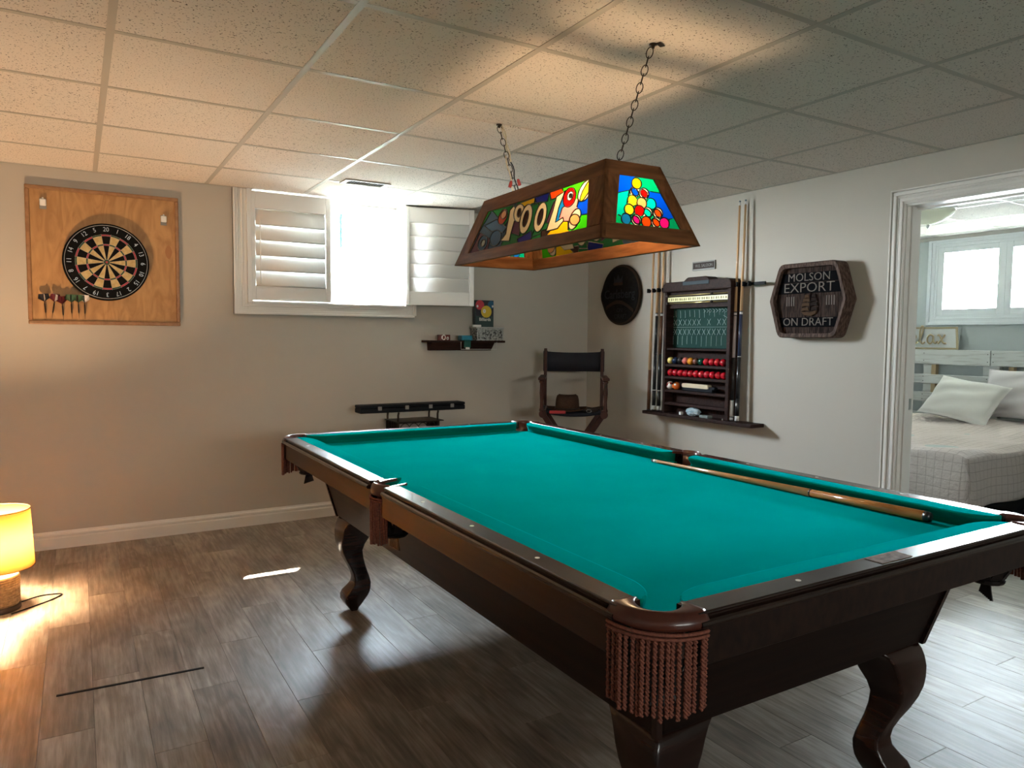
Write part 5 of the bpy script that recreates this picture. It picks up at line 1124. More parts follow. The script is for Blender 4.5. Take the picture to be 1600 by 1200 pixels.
for i in range(len(pts)-1):
    p0, p1, p2, p3 = [Vector(pts[max(0, min(len(pts)-1, i+k))]) for k in (-1, 0, 1, 2)]
    for k in range(6):
        q = k/6; pp.append(.5*((2*p1)+(p2-p0)*q+(2*p0-5*p1+4*p2-p3)*q*q+(3*p1-p0-3*p2+p3)*q**3))
pp.append(Vector(pts[-1]))
for p in pp: p.z = max(p.z, .0032)
b = MB(); b.cs = True; b.tube(pp, .003, 6); b.build('power_cord', 'black', t)
b = MB(); b.beam((-.208, -2.130, .0015), (.270, -2.152, .0015), .011, .003); tag(b.build('floor_strip', 'black'), 'thin black strip lying on the floor at the lower left', 'strip')

# ================================================================== BACK WALL: DARTS
t = thing('dart_backboard', (.048, YB-.0, 1.713), 'square honey plywood dartboard backing with oak moulding on the back wall', 'backboard')
dx0, dx1, dz0, dz1 = -.349, .444, 1.321, 2.108
MB().box(dx0+.012, dx1-.012, YB-.016, YB, dz0+.012, dz1-.012).build('panel', 'ply', t)
b = MB()
for (a0, a1, c0, c1) in ((dx0, dx1, dz0, dz0+.022), (dx0, dx1, dz1-.022, dz1), (dx0, dx0+.022, dz0+.022, dz1-.022), (dx1-.022, dx1, dz0+.022, dz1-.022)):
    q = MB().box(a0, a1, YB-.028, YB, c0, c1); q.build('moulding', 'oakedge', t, bevel=.005)
for (x, z, rx, rz) in ((.385, 1.775, .020, .042), (-.135, 1.80, .020, .035)):
    q = MB(); q.prism([(x+rx*math.cos(a*PI/8)*(1-.25*abs(math.sin(a*PI/8))), z+rz*math.sin(a*PI/8)) for a in range(16)], 0, .0006, lambda u, v, e: (u, YB-.016-e, v)); q.build('plug_patch', 'plydark', t)
t.location.y -= .0015
def clip(x, z, label):
    t = thing('wall_clip', (x, YB-.019, z), label, 'clip', 'white clips on the dartboard backing')
    MB().box(x-.017, x+.017, YB-.022, YB-.018, z-.03, z+.03).build('plate', 'pewter', t, bevel=.002)
    b = MB(); b.cs = True; b.box(x-.016, x+.016, YB-.040, YB-.020, z-.012, z+.026); b.build('body', 'white', t, smooth=False, bevel=.005)
    b = MB(); b.cs = True; b.lathe([(.006, .026), (.005, .034), (.002, .036)], (x, YB-.030, z), 10); b.build('stub', 'white', t)
clip(-.262, 2.005, 'white clip in the upper left corner of the plywood backing'); clip(.360, 1.966, 'white clip in the upper right corner of the plywood backing')
# dartboard
DX, DZ_, DR = .048, 1.690, .2255
t = thing('dartboard', (DX, YB-.0185, DZ_), 'round bristle dartboard with black and cream wedges and a wire number ring', 'dartboard')
fy = YB-.0185
b = MB(); b.cs = True; b.lathe([(DR-.004, 0), (DR, .004), (DR, .034), (DR-.004, .038)], (DX, fy, DZ_), 64, (0, -1, 0)); b.build('body', 'dbblack', t)
yf = fy-.0384
def sector(r0, r1, k, name, m, par, off=0):
    a0, a1 = 90-9-18*k, 90+9-18*k; P = arc(0, 0, r1, a0, a1, 5)+arc(0, 0, r0, a1, a0, 3); q = MB()
    q.prism(P, 0, .0012, lambda u, v, e: (DX+u, yf-e-off, DZ_+v)); q.build(name, m, par)
for k in range(20):
    dk_ = k % 2 == 0
    sector(.016, .097, k, 'wedge', 'dbblack' if dk_ else 'dbcream', t); sector(.1055, .152, k, 'wedge', 'dbblack' if dk_ else 'dbcream', t)
    sector(.097, .1055, k, 'treble', 'dbred' if dk_ else 'dbgreen', t); sector(.152, .161, k, 'double', 'dbred' if dk_ else 'dbgreen', t)
q = MB(); q.lathe([(.016, 0), (.016, .0013)], (DX, yf, DZ_), 20, (0, -1, 0)); q.build('outer_bull', 'dbgreen', t)
q = MB(); q.lathe([(.0065, 0), (.0065, .0018)], (DX, yf, DZ_), 16, (0, -1, 0)); q.build('bull', 'dbred', t)
b = MB(); b.cs = True
for r_ in (.016, .097, .1055, .152, .161): b.tube([(DX+r_*math.cos(a*PI/32), yf-.0016, DZ_+r_*math.sin(a*PI/32)) for a in range(64)], .0006, 4, closed=True)
for k in range(20):
    a = math.radians(9+18*k); b.tube([(DX+.016*math.cos(a), yf-.0016, DZ_+.016*math.sin(a)), (DX+.165*math.cos(a), yf-.0016, DZ_+.165*math.sin(a))], .0006, 4)
b.build('spider_wire', 'wire', t)
b = MB(); b.cs = True; b.tube([(DX+.214*math.cos(a*PI/40), yf-.006, DZ_+.214*math.sin(a*PI/40)) for a in range(80)], .0014, 5, closed=True); nr = b.build('number_ring', 'wire', t)
for k, s_ in enumerate([20, 1, 18, 4, 13, 6, 10, 15, 2, 17, 3, 19, 7, 16, 8, 11, 14, 9, 12, 5]):
    a = math.radians(90-18*k); d = Vector((math.cos(a), 0, math.sin(a)))
    text('number', str(s_), .036, 'wire', nr, Vector((DX, yf-.004, DZ_))+d*.190, (math.sin(a), 0, -math.cos(a)), d, .0008, bold=-.006, sx_=.9)
# darts, hanging point down
def dart(x, z, lean, fcol, f2, label, sy):
    t = thing('dart', (x, YB-.03, z), label, 'dart', 'darts stuck along the foot of the plywood backing')
    top = Vector((x, YB-.055, z+.105)); bot = Vector((x+lean, YB-.024, z-.035)); d = (bot-top).normalized()
    b = MB(); b.cs = True; b.lathe([(.002, .0), (.0022, .05), (.0036, .055), (.0038, .10), (.0025, .106), (.0012, .110), (.0005, .140)], top, 8, d); b.build('barrel', 'iron', t)
    u = d.orthogonal().normalized(); w = d.cross(u)
    for i in range(4):
        a = i*PI/2+sy; e = u*math.cos(a)+w*math.sin(a)
        q = MB(); q.add([top-d*.004, top+e*.025-d*.003, top+e*.030+d*.022, top+d*.042, top+e.cross(d)*.0006+d*.01], [(0, 1, 2, 3), (3, 2, 1, 4)]); q.build('flight', fcol if i % 2 else f2, t, recalc=False)
MT['flw'] = mat('white_dart_flight', (.75, .7, .68), .4); MT['flr'] = mat('maroon_dart_flight', (.12, .015, .02), .4); MT['flg'] = mat('green_dart_flight', (.02, .08, .03), .4); MT['flk'] = mat('black_dart_flight', (.02, .015, .018), .4)
for x, ln, c1, c2, lb in ((-.272, .010, 'flk', 'flw', 'dart with a black and white flight, leftmost of the row'), (-.214, -.022, 'flr', 'flw', 'dart leaning left with a maroon and white flight'), (-.184, .006, 'flr', 'flr', 'dart with an all maroon flight hanging lowest'),
        (-.139, .004, 'flg', 'flk', 'dart with a dark green flight, third from the right'), (-.104, .004, 'flr', 'flg', 'dart with a maroon and green flight, second from the right'), (-.072, .002, 'flw', 'flg', 'dart with a white and green flight, rightmost of the row')):
    dart(x, 1.385-(.012 if 'lowest' in lb else 0), ln, c1, c2, lb, x*50)
# ================================================================== WALL SHELF AND ITS THINGS
t = thing('wall_shelf', (2.41, YB, 1.238), 'short dark walnut ledge shelf on the back wall', 'shelf')
MB().box(2.085, 2.738, YB-.125, YB, 1.226, 1.242).build('shelf_board', 'walnut', t, bevel=.003)
b = MB(); b.add([(2.130, YB, 1.226), (2.660, YB, 1.226), (2.660, YB-.095, 1.226), (2.130, YB-.095, 1.226), (2.134, YB, 1.166), (2.656, YB, 1.166), (2.656, YB-.045, 1.166), (2.134, YB-.045, 1.166)], [(0, 1, 2, 3), (7, 6, 5, 4), (0, 4, 5, 1), (1, 5, 6, 2), (2, 6, 7, 3), (3, 7, 4, 0)])
b.build('cove_front', 'walnut', t, bevel=.002)
ZS = 1.242
t = thing('small_box', (2.235, YB-.075, ZS), 'tiny maroon box printed with white number circles at the left of the shelf', 'box')
MB().box(2.190, 2.277, YB-.10, YB-.055, ZS, ZS+.042).build('carton', 'maroon', t, bevel=.002)
for x, z, r_ in ((2.222, .022, .017), (2.254, .015, .009)):
    b = MB(); b.tube([(x+r_*.75*math.cos(a*PI/10), YB-.1012, ZS+z+r_*math.sin(a*PI/10)) for a in range(20)], .003, 5, closed=True); b.build('printed_ring', 'white', t)
text('printed_numeral', '1', .035, 'white', t, (2.205, YB-.1010, ZS+.021), (1, 0, 0), (0, 0, 1), .0006)
t = thing('chalk_holder', (2.40, YB-.13, ZS), 'blue and teal clip holder hanging over the front of the shelf', 'holder')
MB().box(2.357, 2.445, YB-.135, YB-.065, ZS, ZS+.038).build('block', 'tealpl', t, bevel=.006)
MB().box(2.375, 2.428, YB-.142, YB-.1265, ZS-.055, ZS+.004).build('drop_tab', 'greenpl', t, bevel=.004)
MB().box(2.384, 2.416, YB-.145, YB-.1425, ZS-.068, ZS-.050).build('label_chip', 'white', t)
b = MB(); b.tube([(2.352, YB-.1275, ZS-.01), (2.352, YB-.1275, ZS-.066), (2.66, YB-.1275, ZS-.066), (2.66, YB-.1275, ZS-.01)], .0018, 5); b.build('wire_loop', 'white', t)
t = thing('tin_box', (2.60, YB-.075, ZS), 'embossed pewter-coloured tin box at the right end of the shelf', 'tin')
MB().box(2.489, 2.722, YB-.122, YB-.02, ZS, ZS+.092).build('tin_body', 'tin', t, bevel=.003)
MB().box(2.482, 2.729, YB-.126, YB-.015, ZS+.092, ZS+.104).build('tin_lid', 'tinedge', t, bevel=.002)
b = MB()
for a, c_ in (((2.494, 2.500), (.004, .090)), ((2.711, 2.717), (.004, .090)), ((2.494, 2.717), (.004, .009)), ((2.494, 2.717), (.084, .089))):
    b.box(a[0], a[1], YB-.1245, YB-.1215, ZS+c_[0], ZS+c_[1])
b.build('raised_border', 'tinedge', t)
b = MB(); rg = random.Random(4)
for i in range(34):
    x, z = rg.uniform(2.51, 2.70), ZS+rg.uniform(.016, .078); r_ = rg.uniform(.004, .010)
    b.tube([(x+r_*math.cos(k*.6+i), YB-.1235, z+r_*math.sin(k*.6+i)) for k in range(rg.randint(5, 10))], .0014, 4)
b.build('embossing', 'tinedge', t)
ZT2 = ZS+.104
b = MB(); b.box(2.470, 2.540, YB-.10, YB-.078, ZT2, ZT2+.016); tag(b.build('chalk_stick', 'white', bevel=.004), 'stubby white chalk block lying on the tin lid', 'chalk')
t = thing('game_box', (2.585, YB-.05, ZT2), 'upright dark green box showing three pool balls and the word Billiards', 'box')
MB().box(2.506, 2.662, YB-.070, YB-.030, ZT2, ZT2+.205).build('carton', 'cover', t, bevel=.001)
MB().box(2.508, 2.660, YB-.0706, YB-.0702, ZT2+.085, ZT2+.203).build('cover_upper_print', mat('black_cover_print', (.012, .01, .02), .35), t)
for x, z, r_, c_, m_ in ((2.541, .168, .037, (.55, .03, .05), 'r'), (2.640, .172, .030, (.01, .09, .18), 'b'), (2.597, .118, .046, (.62, .43, .03), 'y')):
    x = min(x, 2.660-r_ if m_ != 'b' else x)
    q = MB(); P = [(x+r_*math.cos(a*PI/14), z+r_*math.sin(a*PI/14)) for a in range(28)]; P = [(min(u, 2.6605), v) for u, v in P]
    q.prism(P, 0, .0008 if m_ != 'y' else .0014, lambda u, v, e: (u, YB-.0704-e, ZT2+v)); q.build('printed_ball', mat('printed_ball_'+m_, c_, .3), t)
for x, z, r_, e_ in ((2.580, .122, .016, .0018), (2.520, .158, .010, .0012), (2.652, .160, .009, .0012)):
    q = MB(); q.prism([(min(x+r_*.8*math.cos(a*PI/10), 2.6605), z+r_*math.sin(a*PI/10)) for a in range(20)], 0, e_, lambda u, v, e: (u, YB-.0705-e, ZT2+v)); q.build('number_spot', 'white', t)
text('printed_numeral', '1', .022, 'black', t, (2.580, YB-.0728, ZT2+.122), (1, 0, 0), (0, 0, 1), .0004)
text('printed_title', 'Billiards', .034, 'white', t, (2.586, YB-.0712, ZT2+.058), (1, 0, 0), (0, 0, 1), .0005, bold=.012, sx_=.95)

# ================================================================== WINE RACK + CUE CASE
t = thing('wine_rack', (1.95, -.24, 0), 'small dark iron wine rack with scroll loops against the back wall', 'rack')
rx = ((1.795, -.13), (2.120, -.13), (1.785, -.355), (2.085, -.355))
for x, y in rx:
    b = MB(); b.cs = True; b.tube([(x, y, 0), (x, y, .70 if y > -.2 else .72), (x+.003, y-.004, .742)], .0075, 8); b.build('post', 'iron', t)
b = MB(); b.box(1.775, 2.13, -.365, -.12, .668, .674); b.build('top_tray', 'iron', t)
b = MB(); b.cs = True
for zz in (.665, .45, .23, .05):
    for (xa, ya), (xb, yb) in ((rx[0], rx[1]), (rx[2], rx[3]), (rx[0], rx[2]), (rx[1], rx[3])): b.tube([(xa, ya, zz), (xb, yb, zz)], .0045, 6)
b.build('hoop_rails', 'iron', t)
for k in range(4):
    xc = 1.835+k*.067
    for zc in (.612, .50, .34, .14):
        b = MB(); b.cs = True; b.tube([(xc+.038*math.cos(a*PI/10), -.357, zc+.050*math.sin(a*PI/10)) for a in range(20)], .003, 5, closed=True); b.build('scroll_loop', 'iron', t)
for i in range(5):
    for xs_ in (1.778, 2.095): MB().box(xs_, xs_+.012, -.14-.045*i-.022, -.14-.045*i, .06, .665).build('slat', 'walnut', t)
t = thing('cue_case', (1.91, -.27, .745), 'long black cue case with silver latches lying across the wine rack', 'case')
b = MB(); b.box(1.517, 2.312, -.345, -.225, .742, .775); b.build('case_bottom', 'blackcase', t, bevel=.006)
b = MB(); b.box(1.517, 2.312, -.345, -.225, .7765, .796); b.build('case_lid', 'blackcase', t, bevel=.006)
for x in (1.655, 1.855, 2.035, 2.205): MB().box(x-.014, x+.014, -.350, -.3445, .760, .787).build('latch', 'pewter', t, bevel=.002)

# ================================================================== DIRECTOR CHAIR, HAT, BELT
CA = math.radians(-35.5); CO = Vector((3.13, -.555, 0)); cX = Vector((math.cos(CA), math.sin(CA), 0)); cY = Vector((-math.sin(CA), math.cos(CA), 0))
def CW_(x, y, z): return CO+cX*x+cY*y+Vector((0, 0, z))
t = thing('director_chair', tuple(CO), 'tall wooden director chair with navy black canvas in the corner', 'chair')
yb_, yf_ = .185, -.195; hw = .222
for s_ in (-1, 1):
    b = MB(); b.beam(CW_(s_*hw, yb_, .70), CW_(s_*hw, yb_, 1.185), .024, .034, cY); b.build('back_post', 'chairwood', t, bevel=.004)
    b = MB(); b.cs = True; b.lathe([(.016, .72), (.020, .735), (.014, .75), (.012, .80), (.017, .86), (.014, .93), (.022, .945), (.016, .955)], CW_(s_*(hw+.012), yf_, 0), 12); b.build('arm_post', 'chairwood', t)
    b = MB(); b.obox(CW_(s_*(hw+.014), -.01, .966), cX, cY, (0, 0, 1), .026, .225, .010); b.build('armrest', 'chairwood', t, bevel=.006)
    b = MB(); b.obox(CW_(s_*(hw+.002), 0, .712), cX, cY, (0, 0, 1), .022, .215, .022); b.build('seat_rail', 'chairwood', t, bevel=.004)
    b = MB(); b.obox(CW_(s_*(hw+.012), 0, .022), cX, cY, (0, 0, 1), .020, .225, .022); b.build('foot_rail', 'chairwood', t, bevel=.004)
    for y_, sg in ((yf_+.02, 1), (yb_-.02, 1)):
        b = MB(); b.beam(CW_(s_*(hw), y_+.012*s_, .70), CW_(-s_*hw, y_+.012*s_, .03), .038, .020, cY); b.build('leg', 'chairwood', t, bevel=.003)
    b = MB(); b.cs = True; b.lathe([(.027, -.02), (.030, 0), (.027, .02)], CW_(s_*(hw+.003), yf_-.010, .705), 14, cY); b.build('hinge_boss', 'chairwood', t)
b = MB(); b.obox(CW_(0, yf_+.03, .25), cX, cY, (0, 0, 1), hw, .012, .018); b.build('foot_rest', 'chairwood', t)
# canvas back (slightly sagging) and seat
N = 14; secs = []
for i in range(N+1):
    u = -1+2*i/N; sag = (1-u*u); x = u*(hw+.012)
    secs.append([CW_(x, yb_+.026+.02*sag, 1.165-.010*sag-.003), CW_(x, yb_+.020+.02*sag, 1.165-.010*sag-.003), CW_(x, yb_+.018+.035*sag, 1.005-.002*sag), CW_(x, yb_+.024+.035*sag, 1.005-.002*sag)])
for s__ in secs:
    pass
b = MB(); b.cs = True; b.strip(secs); b.build('canvas_back', 'canvas', t)
secs = []
for i in range(N+1):
    u = -1+2*i/N; sag = .028*(1-u*u); x = u*(hw+.01); secs.append([CW_(x, -.20, .738-sag), CW_(x, .19, .738-sag), CW_(x, .19, .733-sag), CW_(x, -.20, .715-sag)])
b = MB(); b.cs = True; b.strip(secs); b.build('canvas_seat', 'canvas', t)
for s_ in (-1, 1):
    b = MB(); b.obox(CW_(s_*hw, yb_+.008, 1.085), cX, cY, (0, 0, 1), .017, .021, .082); b.build('canvas_sleeve', 'canvas', t, bevel=.006)
# hat
HC = CW_(-.045, -.03, .716)
t = thing('hat', tuple(HC), 'brown felt hat resting on the director chair seat', 'hat')
b = MB(); b.cs = True; V = []; NS = 32
prof = [(.150, .010, 1), (.135, .004, 1), (.105, .006, .6), (.088, .012, 0), (.086, .040, 0), (.082, .085, 0), (.076, .112, 0), (.060, .124, 0), (.03, .116, 0), (.001, .112, 0)]
rows_ = []
for r_, z_, w_ in prof:
    rows_.append([tuple(HC+cX*(r_*1.02*math.cos(a*2*PI/NS))+cY*(r_*1.14*math.sin(a*2*PI/NS))+Vector((0, 0, z_+w_*.018*abs(math.cos(a*2*PI/NS))**2-.010*(z_ > .10)*abs(math.sin(a*2*PI/NS))))) for a in range(NS)])
b.strip(rows_, caps=False); o = b.build('felt', 'straw', t); m_ = o.modifiers.new('thick', 'SOLIDIFY'); m_.thickness = .003
b = MB(); b.cs = True; b.tube([tuple(HC+cX*(.090*1.02*math.cos(a*PI/16))+cY*(.090*1.14*math.sin(a*PI/16))+Vector((0, 0, .020))) for a in range(32)], .006, 6, closed=True); b.build('hat_band', 'darkband', t)
t = thing('red_pouch', tuple(CW_(-.115, -.200, .712)), 'small red leather pouch on the front edge of the chair seat', 'pouch')
b = MB(); b.obox(CW_(-.115, -.2145, .722), cX, (0, 0, 1), -cY, .060, .011, .012); b.build('pouch_body', 'redcloth', t, bevel=.005)
b = MB(); b.obox(CW_(-.115, -.2275, .727), cX, (0, 0, 1), -cY, .058, .005, .001); b.build('flap', 'redcloth', t)
t = thing('coiled_belt', tuple(CW_(.125, -.12, .715)), 'dark coiled strap with a metal buckle on the chair seat, right of the hat', 'belt')
for k in range(3):
    c_ = CW_(.13+.010*k, -.15+.02*k, .728+.009*k); b = MB(); b.cs = True
    b.tube([tuple(c_+cX*(.050*math.cos(a*PI/10))+cY*(.036*math.sin(a*PI/10))+Vector((0, 0, .004*math.sin(a*.6+k)))) for a in range(20)], .0045, 5, closed=True); b.build('strap_loop', 'darkband', t)
b = MB(); b.cs = True; c_ = CW_(.115, -.206, .733); b.tube([tuple(c_+cX*(.018*math.cos(a*PI/8))+Vector((0, 0, .012*math.sin(a*PI/8)))) for a in range(16)], .002, 5, closed=True); b.build('buckle', 'pewter', t)
# ================================================================== RIGHT WALL: SCOREBOARD CABINET
def ry(u, v, e): return (XR-e, u, v)        # prism mapper: u = y, v = z, e = distance from wall
t = thing('scoreboard_cabinet', (XR, -1.42, .735), 'dark wood snooker scoreboard cabinet with chalkboard and ball shelves on the right wall', 'cabinet')
ya, yb_ = -1.105, -1.728; D = .092
MB().box(XR-.012, XR, ya, yb_, .735, 1.64).build('back_panel', 'walnut', t)
for y0, y1 in ((ya, ya-.022), (yb_+.030, yb_)): MB().box(XR-D, XR-.012, y0, y1, .735, 1.625).build('side_board', 'walnut', t, bevel=.004)
b = MB(); top = [(ya+.008, 1.605), (yb_-.008, 1.605)]+arc(yb_+.030, 1.632, .036, 180, 90, 5)+[(-1.545, 1.668), (-1.520, 1.686), (-1.505, 1.692), (-1.345, 1.692), (-1.330, 1.686), (-1.305, 1.668)]+arc(ya-.028, 1.632, .036, 90, 0, 5)
b.prism(top, .0, D+.010, ry); b.build('crest', 'walnut', t, bevel=.004)
MB().box(XR-D-.014, XR-D-.008, -1.30, -1.545, 1.640, 1.664).build('crest_plate', mat('blue_grey_crest_plate', (.035, .05, .06), .6, spec=.2), t, bevel=.001)
MB().box(XR-D-.016, XR-D+.01, ya+.012, yb_-.012, 1.600, 1.610).build('crest_moulding', 'walnut', t, bevel=.003)
MB().box(XR-D+.03, XR-.012, ya-.022, yb_+.03, 1.485, 1.605).build('score_backing', 'walnut', t)
b = MB().box(XR-D+.012, XR-D+.030, ya-.012, yb_+.030, 1.530, 1.562); sb = b.build('score_strip', 'ivory', t)
b = MB()
for i in range(27):
    y = ya-.035-i*.0212; b.box(XR-D+.0108, XR-D+.012, y, y-.007, 1.538, 1.554)
    if i % 2: b.box(XR-D+.0108, XR-D+.012, y-.009, y-.012, 1.538, 1.554)
b.build('score_figures', 'scoreink', sb)
for zz in (1.574, 1.520):
    b = MB(); b.cs = True; b.tube([(XR-D+.014, ya-.014, zz), (XR-D+.014, yb_+.030, zz)], .0035, 8); r_ = b.build('score_rail', 'brass', t)
    for y in (ya-.022, -1.552):
        q = MB(); q.cs = True; q.sphere((XR-D+.008, y, zz), .011, 12, 8); q.build('pointer', 'darkband', r_)
cb_ = MB().box(XR-.020, XR-.0125, ya-.022, yb_+.030, 1.205, 1.485).build('chalkboard', 'chalkb', t)
# chalk marks
rg = random.Random(11); b = MB()
def stroke(y0, z0, y1, z1, r=.0013):
    b.tube([(XR-.0206, y0, z0), (XR-.0206, (y0+y1)/2+rg.uniform(-.002, .002), (z0+z1)/2), (XR-.0206, y1, z1)], r, 4)
ybase = -1.150
for i in range(11):
    y = ybase-.046*i
    stroke(y, 1.470, y-.004, 1.425+rg.uniform(-.01, .01))
    for zc in (1.385, 1.318):
        if rg.random() < .93:
            stroke(y-.015, zc+.022, y+.015, zc-.022); stroke(y+.013, zc+.020, y-.014, zc-.020)
    stroke(y+.02, 1.290, y+.021, 1.215+rg.uniform(0, .02), .0011)
stroke(-1.13, 1.352, -1.66, 1.350, .0011); stroke(-1.56, 1.47, -1.60, 1.47); stroke(-1.66, 1.40, -1.60, 1.43)
for z in (1.42, 1.37, 1.31, 1.26): stroke(-1.118, z, -1.134, z+.01)
for i in range(8): y = -1.42-.028*i; stroke(y, 1.475, y-.018, 1.462); stroke(y-.018, 1.462, y-.004, 1.450)
b.build('chalk_marks', 'chalk', cb_)
MB().box(XR-D+.012, XR-.012, ya-.022, yb_+.030, 1.188, 1.203).build('chalk_ledge', 'walnut', t, bevel=.002)
for z in (1.088, 1.001, .905, .813): MB().box(XR-D+.002, XR-.012, ya-.022, yb_+.030, z-.018, z).build('ball_shelf', 'walnut', t, bevel=.002)
b = MB(); b.box(XR-.125, XR, -.925, -1.948, .712, .735); bs_ = b.build('base_shelf', 'walnut', t, bevel=.004)
for y0, y1 in ((-.903, -1.105), (-1.728, -1.962)):
    MB().box(XR-.052, XR-.040, y0, y1, 1.612, 1.632).build('cue_rail', 'black', t, bevel=.002)
    MB().box(XR-.040, XR, y0+(.0 if y0 > -1 else -.02)-(.02 if y0 > -1 else 0), y0-.05, 1.615, 1.629).build('rail_bracket', 'black', t)
for y in (-.902, -.957, -1.010, -1.062, -1.710, -1.757, -1.806, -1.850):
    MB().box(XR-.078, XR-.050, y-.004, y+.004, 1.608, 1.638).build('cue_clip', 'black', t, bevel=.002)
# snooker balls
def ball(y, z, r, m, label, group, par=None):
    o = bpy.data.objects.new('ball', ballmesh[(r, m)]); C.objects.link(o); o.location = (XR-.060, y, z); tag(o, label, 'ball', group); return o
ballmesh = {}
BC = dict(red=(.50, .006, .018), yellow=(.78, .60, .18), black=(.012, .012, .014), blue=(.01, .025, .07), pink=(.72, .16, .12), brown=(.10, .035, .02), green=(.0, .06, .035), orange=(.78, .30, .02), white=(.8, .78, .7), orange2=(.70, .14, .02), maroon=(.22, .02, .015))
for r_ in (.0255, .0285):
    for k_, c_ in BC.items():
        q = MB(); q.cs = True; q.sphere((0, 0, 0), r_, 24, 14); me = bpy.data.meshes.new('ball'); me.from_pydata(q.v, [], q.f); me.polygons.foreach_set('use_smooth', [True]*len(q.f))
        me.materials.append(MT.get('ball_'+k_) or MT.setdefault('ball_'+k_, mat('ball_'+k_, c_, .08, coat=.5))); ballmesh[(r_, k_)] = me
row1 = [('yellow', 'cream yellow snooker ball at the left end of the top ball shelf'), ('blue', 'dark blue snooker ball, second on the top ball shelf'), ('black', 'black snooker ball, third on the top ball shelf'), ('pink', 'pink snooker ball between the black and orange balls, top shelf'),
        ('orange', 'orange yellow snooker ball in the middle of the top ball shelf'), ('brown', 'brown snooker ball right of the orange one, top shelf'), ('green', 'dark green snooker ball next to the first red, top shelf')]
for i in range(11):
    y = -1.150-.0500*i
    if i < 7: ball(y, 1.088+.0255, .0255, row1[i][0], row1[i][1], 'snooker balls on the top shelf')
    else: ball(y, 1.088+.0255, .0255, 'red', ['red snooker ball just right of the green one on the top shelf', 'red snooker ball, second of the four reds on the top shelf', 'red snooker ball, third of the four reds on the top shelf', 'red snooker ball at the right end of the top ball shelf'][i-7], 'snooker balls on the top shelf')
for i in range(11):
    nm = ['leftmost', 'second from the left', 'third from the left', 'fourth from the left', 'fifth from the left', 'in the exact middle', 'fifth from the right', 'fourth from the right', 'third from the right', 'second from the right', 'rightmost'][i]
    ball(-1.155-.0505*i, 1.001+.0255, .0255, 'red', 'red snooker ball, %s of the second shelf row' % nm, 'red balls on the second shelf')
def poolball(y, base, band, label):
    t2 = thing('pool_ball', (XR-.060, y, .905+.0285), label, 'ball', 'pool balls on the third shelf')
    o = bpy.data.objects.new('ball_body', ballmesh[(.0285, base)]); C.objects.link(o); o.parent = t2
    if band:
        q = MB(); q.cs = True; r_ = .0287; q.lathe([(math.cos(a)*r_, math.sin(a)*r_) for a in (-.35, -.17, 0, .17, .35)], (XR-.060, y, .905+.0285), 24, (.3, .5, .8), cap=False); q.build('stripe', 'ball_'+band, t2)
    q = MB(); q.cs = True; q.lathe([(.0, .0290), (.0075, .0280)], (XR-.060, y, .905+.0285), 14, (-.8, -.4, .35), cap=False); q.build('number_spot', 'ball_white', t2)
poolball(-1.152, 'white', 'maroon', 'striped maroon pool ball at the left of the third shelf'); poolball(-1.213, 'orange2', None, 'orange pool ball, second on the third shelf')
t = thing('table_brush', (XR-.05, -1.42, .905), 'table brush with a pale wooden back and dark bristles on the third shelf', 'brush')
q = MB(); q.prism(rrect(.25, .030, .012, 4, -1.405, .932+.010), .035, .075, ry); q.build('brush_back', mat('pale_brush_wood', (.66, .53, .36), .4), t, bevel=.004)
q = MB(); q.box(XR-.075, XR-.035, -1.285, -1.570, .9055, .930); q.build('bristles', 'blackcase', t, bevel=.004)
MB().box(XR-.07, XR-.04, -1.528, -1.585, .924, .944).build('handle', 'blackcase', t, bevel=.005)
# things on the base shelf
tag(MB().box(XR-.105, XR-.082, -1.290, -1.312, .735, .757).build('chalk_cube', 'white', bevel=.003), 'small white chalk cube on the bottom ledge of the scoreboard', 'chalk')
q = MB(); q.cs = True; rg = random.Random(5); V = []; NS = 18
q.sphere((XR-.075, -1.402, .764), .034, NS, 12, (1, 1.75, .82)); q.v = [tuple(Vector(p)+Vector((rg.uniform(-.005, .005), rg.uniform(-.006, .006), rg.uniform(-.005, .005)))) for p in q.v]
q.v = [(x, y, max(z, .7352)) for x, y, z in q.v]
tag(q.build('plastic_bag', mat('pale_blue_plastic_film', (.52, .62, .66), .25, coat=.4, col2=(.30, .42, .50), nscale=(60, 60, 60)), smooth=False), 'crumpled pale blue plastic bag on the bottom ledge', 'bag')
tag(MB().box(XR-.105, XR-.06, -1.485, -1.565, .735, .752).build('small_carton', mat('grey_green_card', (.20, .23, .22), .5), bevel=.002), 'flat grey green packet right of the plastic bag', 'packet')
q = MB(); q.cs = True; q.lathe([(.004, 0), (.005, .006), (.002, .012)], (XR-.10, -1.690, .735), 10); tag(q.build('tip_cap', 'white'), 'tiny white cue tip cap near the right side board', 'cap')

# ---- cues in the rack
def cue(y, label, segs, dx=0, ht=1.425, lean=0):
    a = Vector((XR-.066, y, .7355)); d = Vector((-.0+.018, lean, 1)).normalized()
    t = thing('cue_stick', tuple(a), label, 'cue', 'cues standing in the wall rack')
    def rad(h): return .0142-(.0142-.0060)*h/ht
    for nm, h0, h1, m in segs:
        b = MB(); b.cs = True; b.lathe([(rad(h0), 0), (rad(h1), h1-h0)], a+d*h0, 14, d); b.build(nm, m, t)
    return t
blk = [('bumper', 0, .008, 'cueblack'), ('butt_cap', .008, .038, 'cuewhite'), ('butt_sleeve', .038, .15, 'cueblack'), ('inlay', .15, .155, 'cuewhite'), ('wrap', .155, .42, 'cueblack'), ('forearm', .42, .70, 'cueblack'), ('collar', .70, .716, 'cuewhite'), ('ring', .716, .722, 'cueblack'), ('shaft', .722, 1.395, 'maple'), ('ferrule', 1.395, 1.417, 'cuewhite'), ('tip', 1.417, 1.425, 'felttip')]
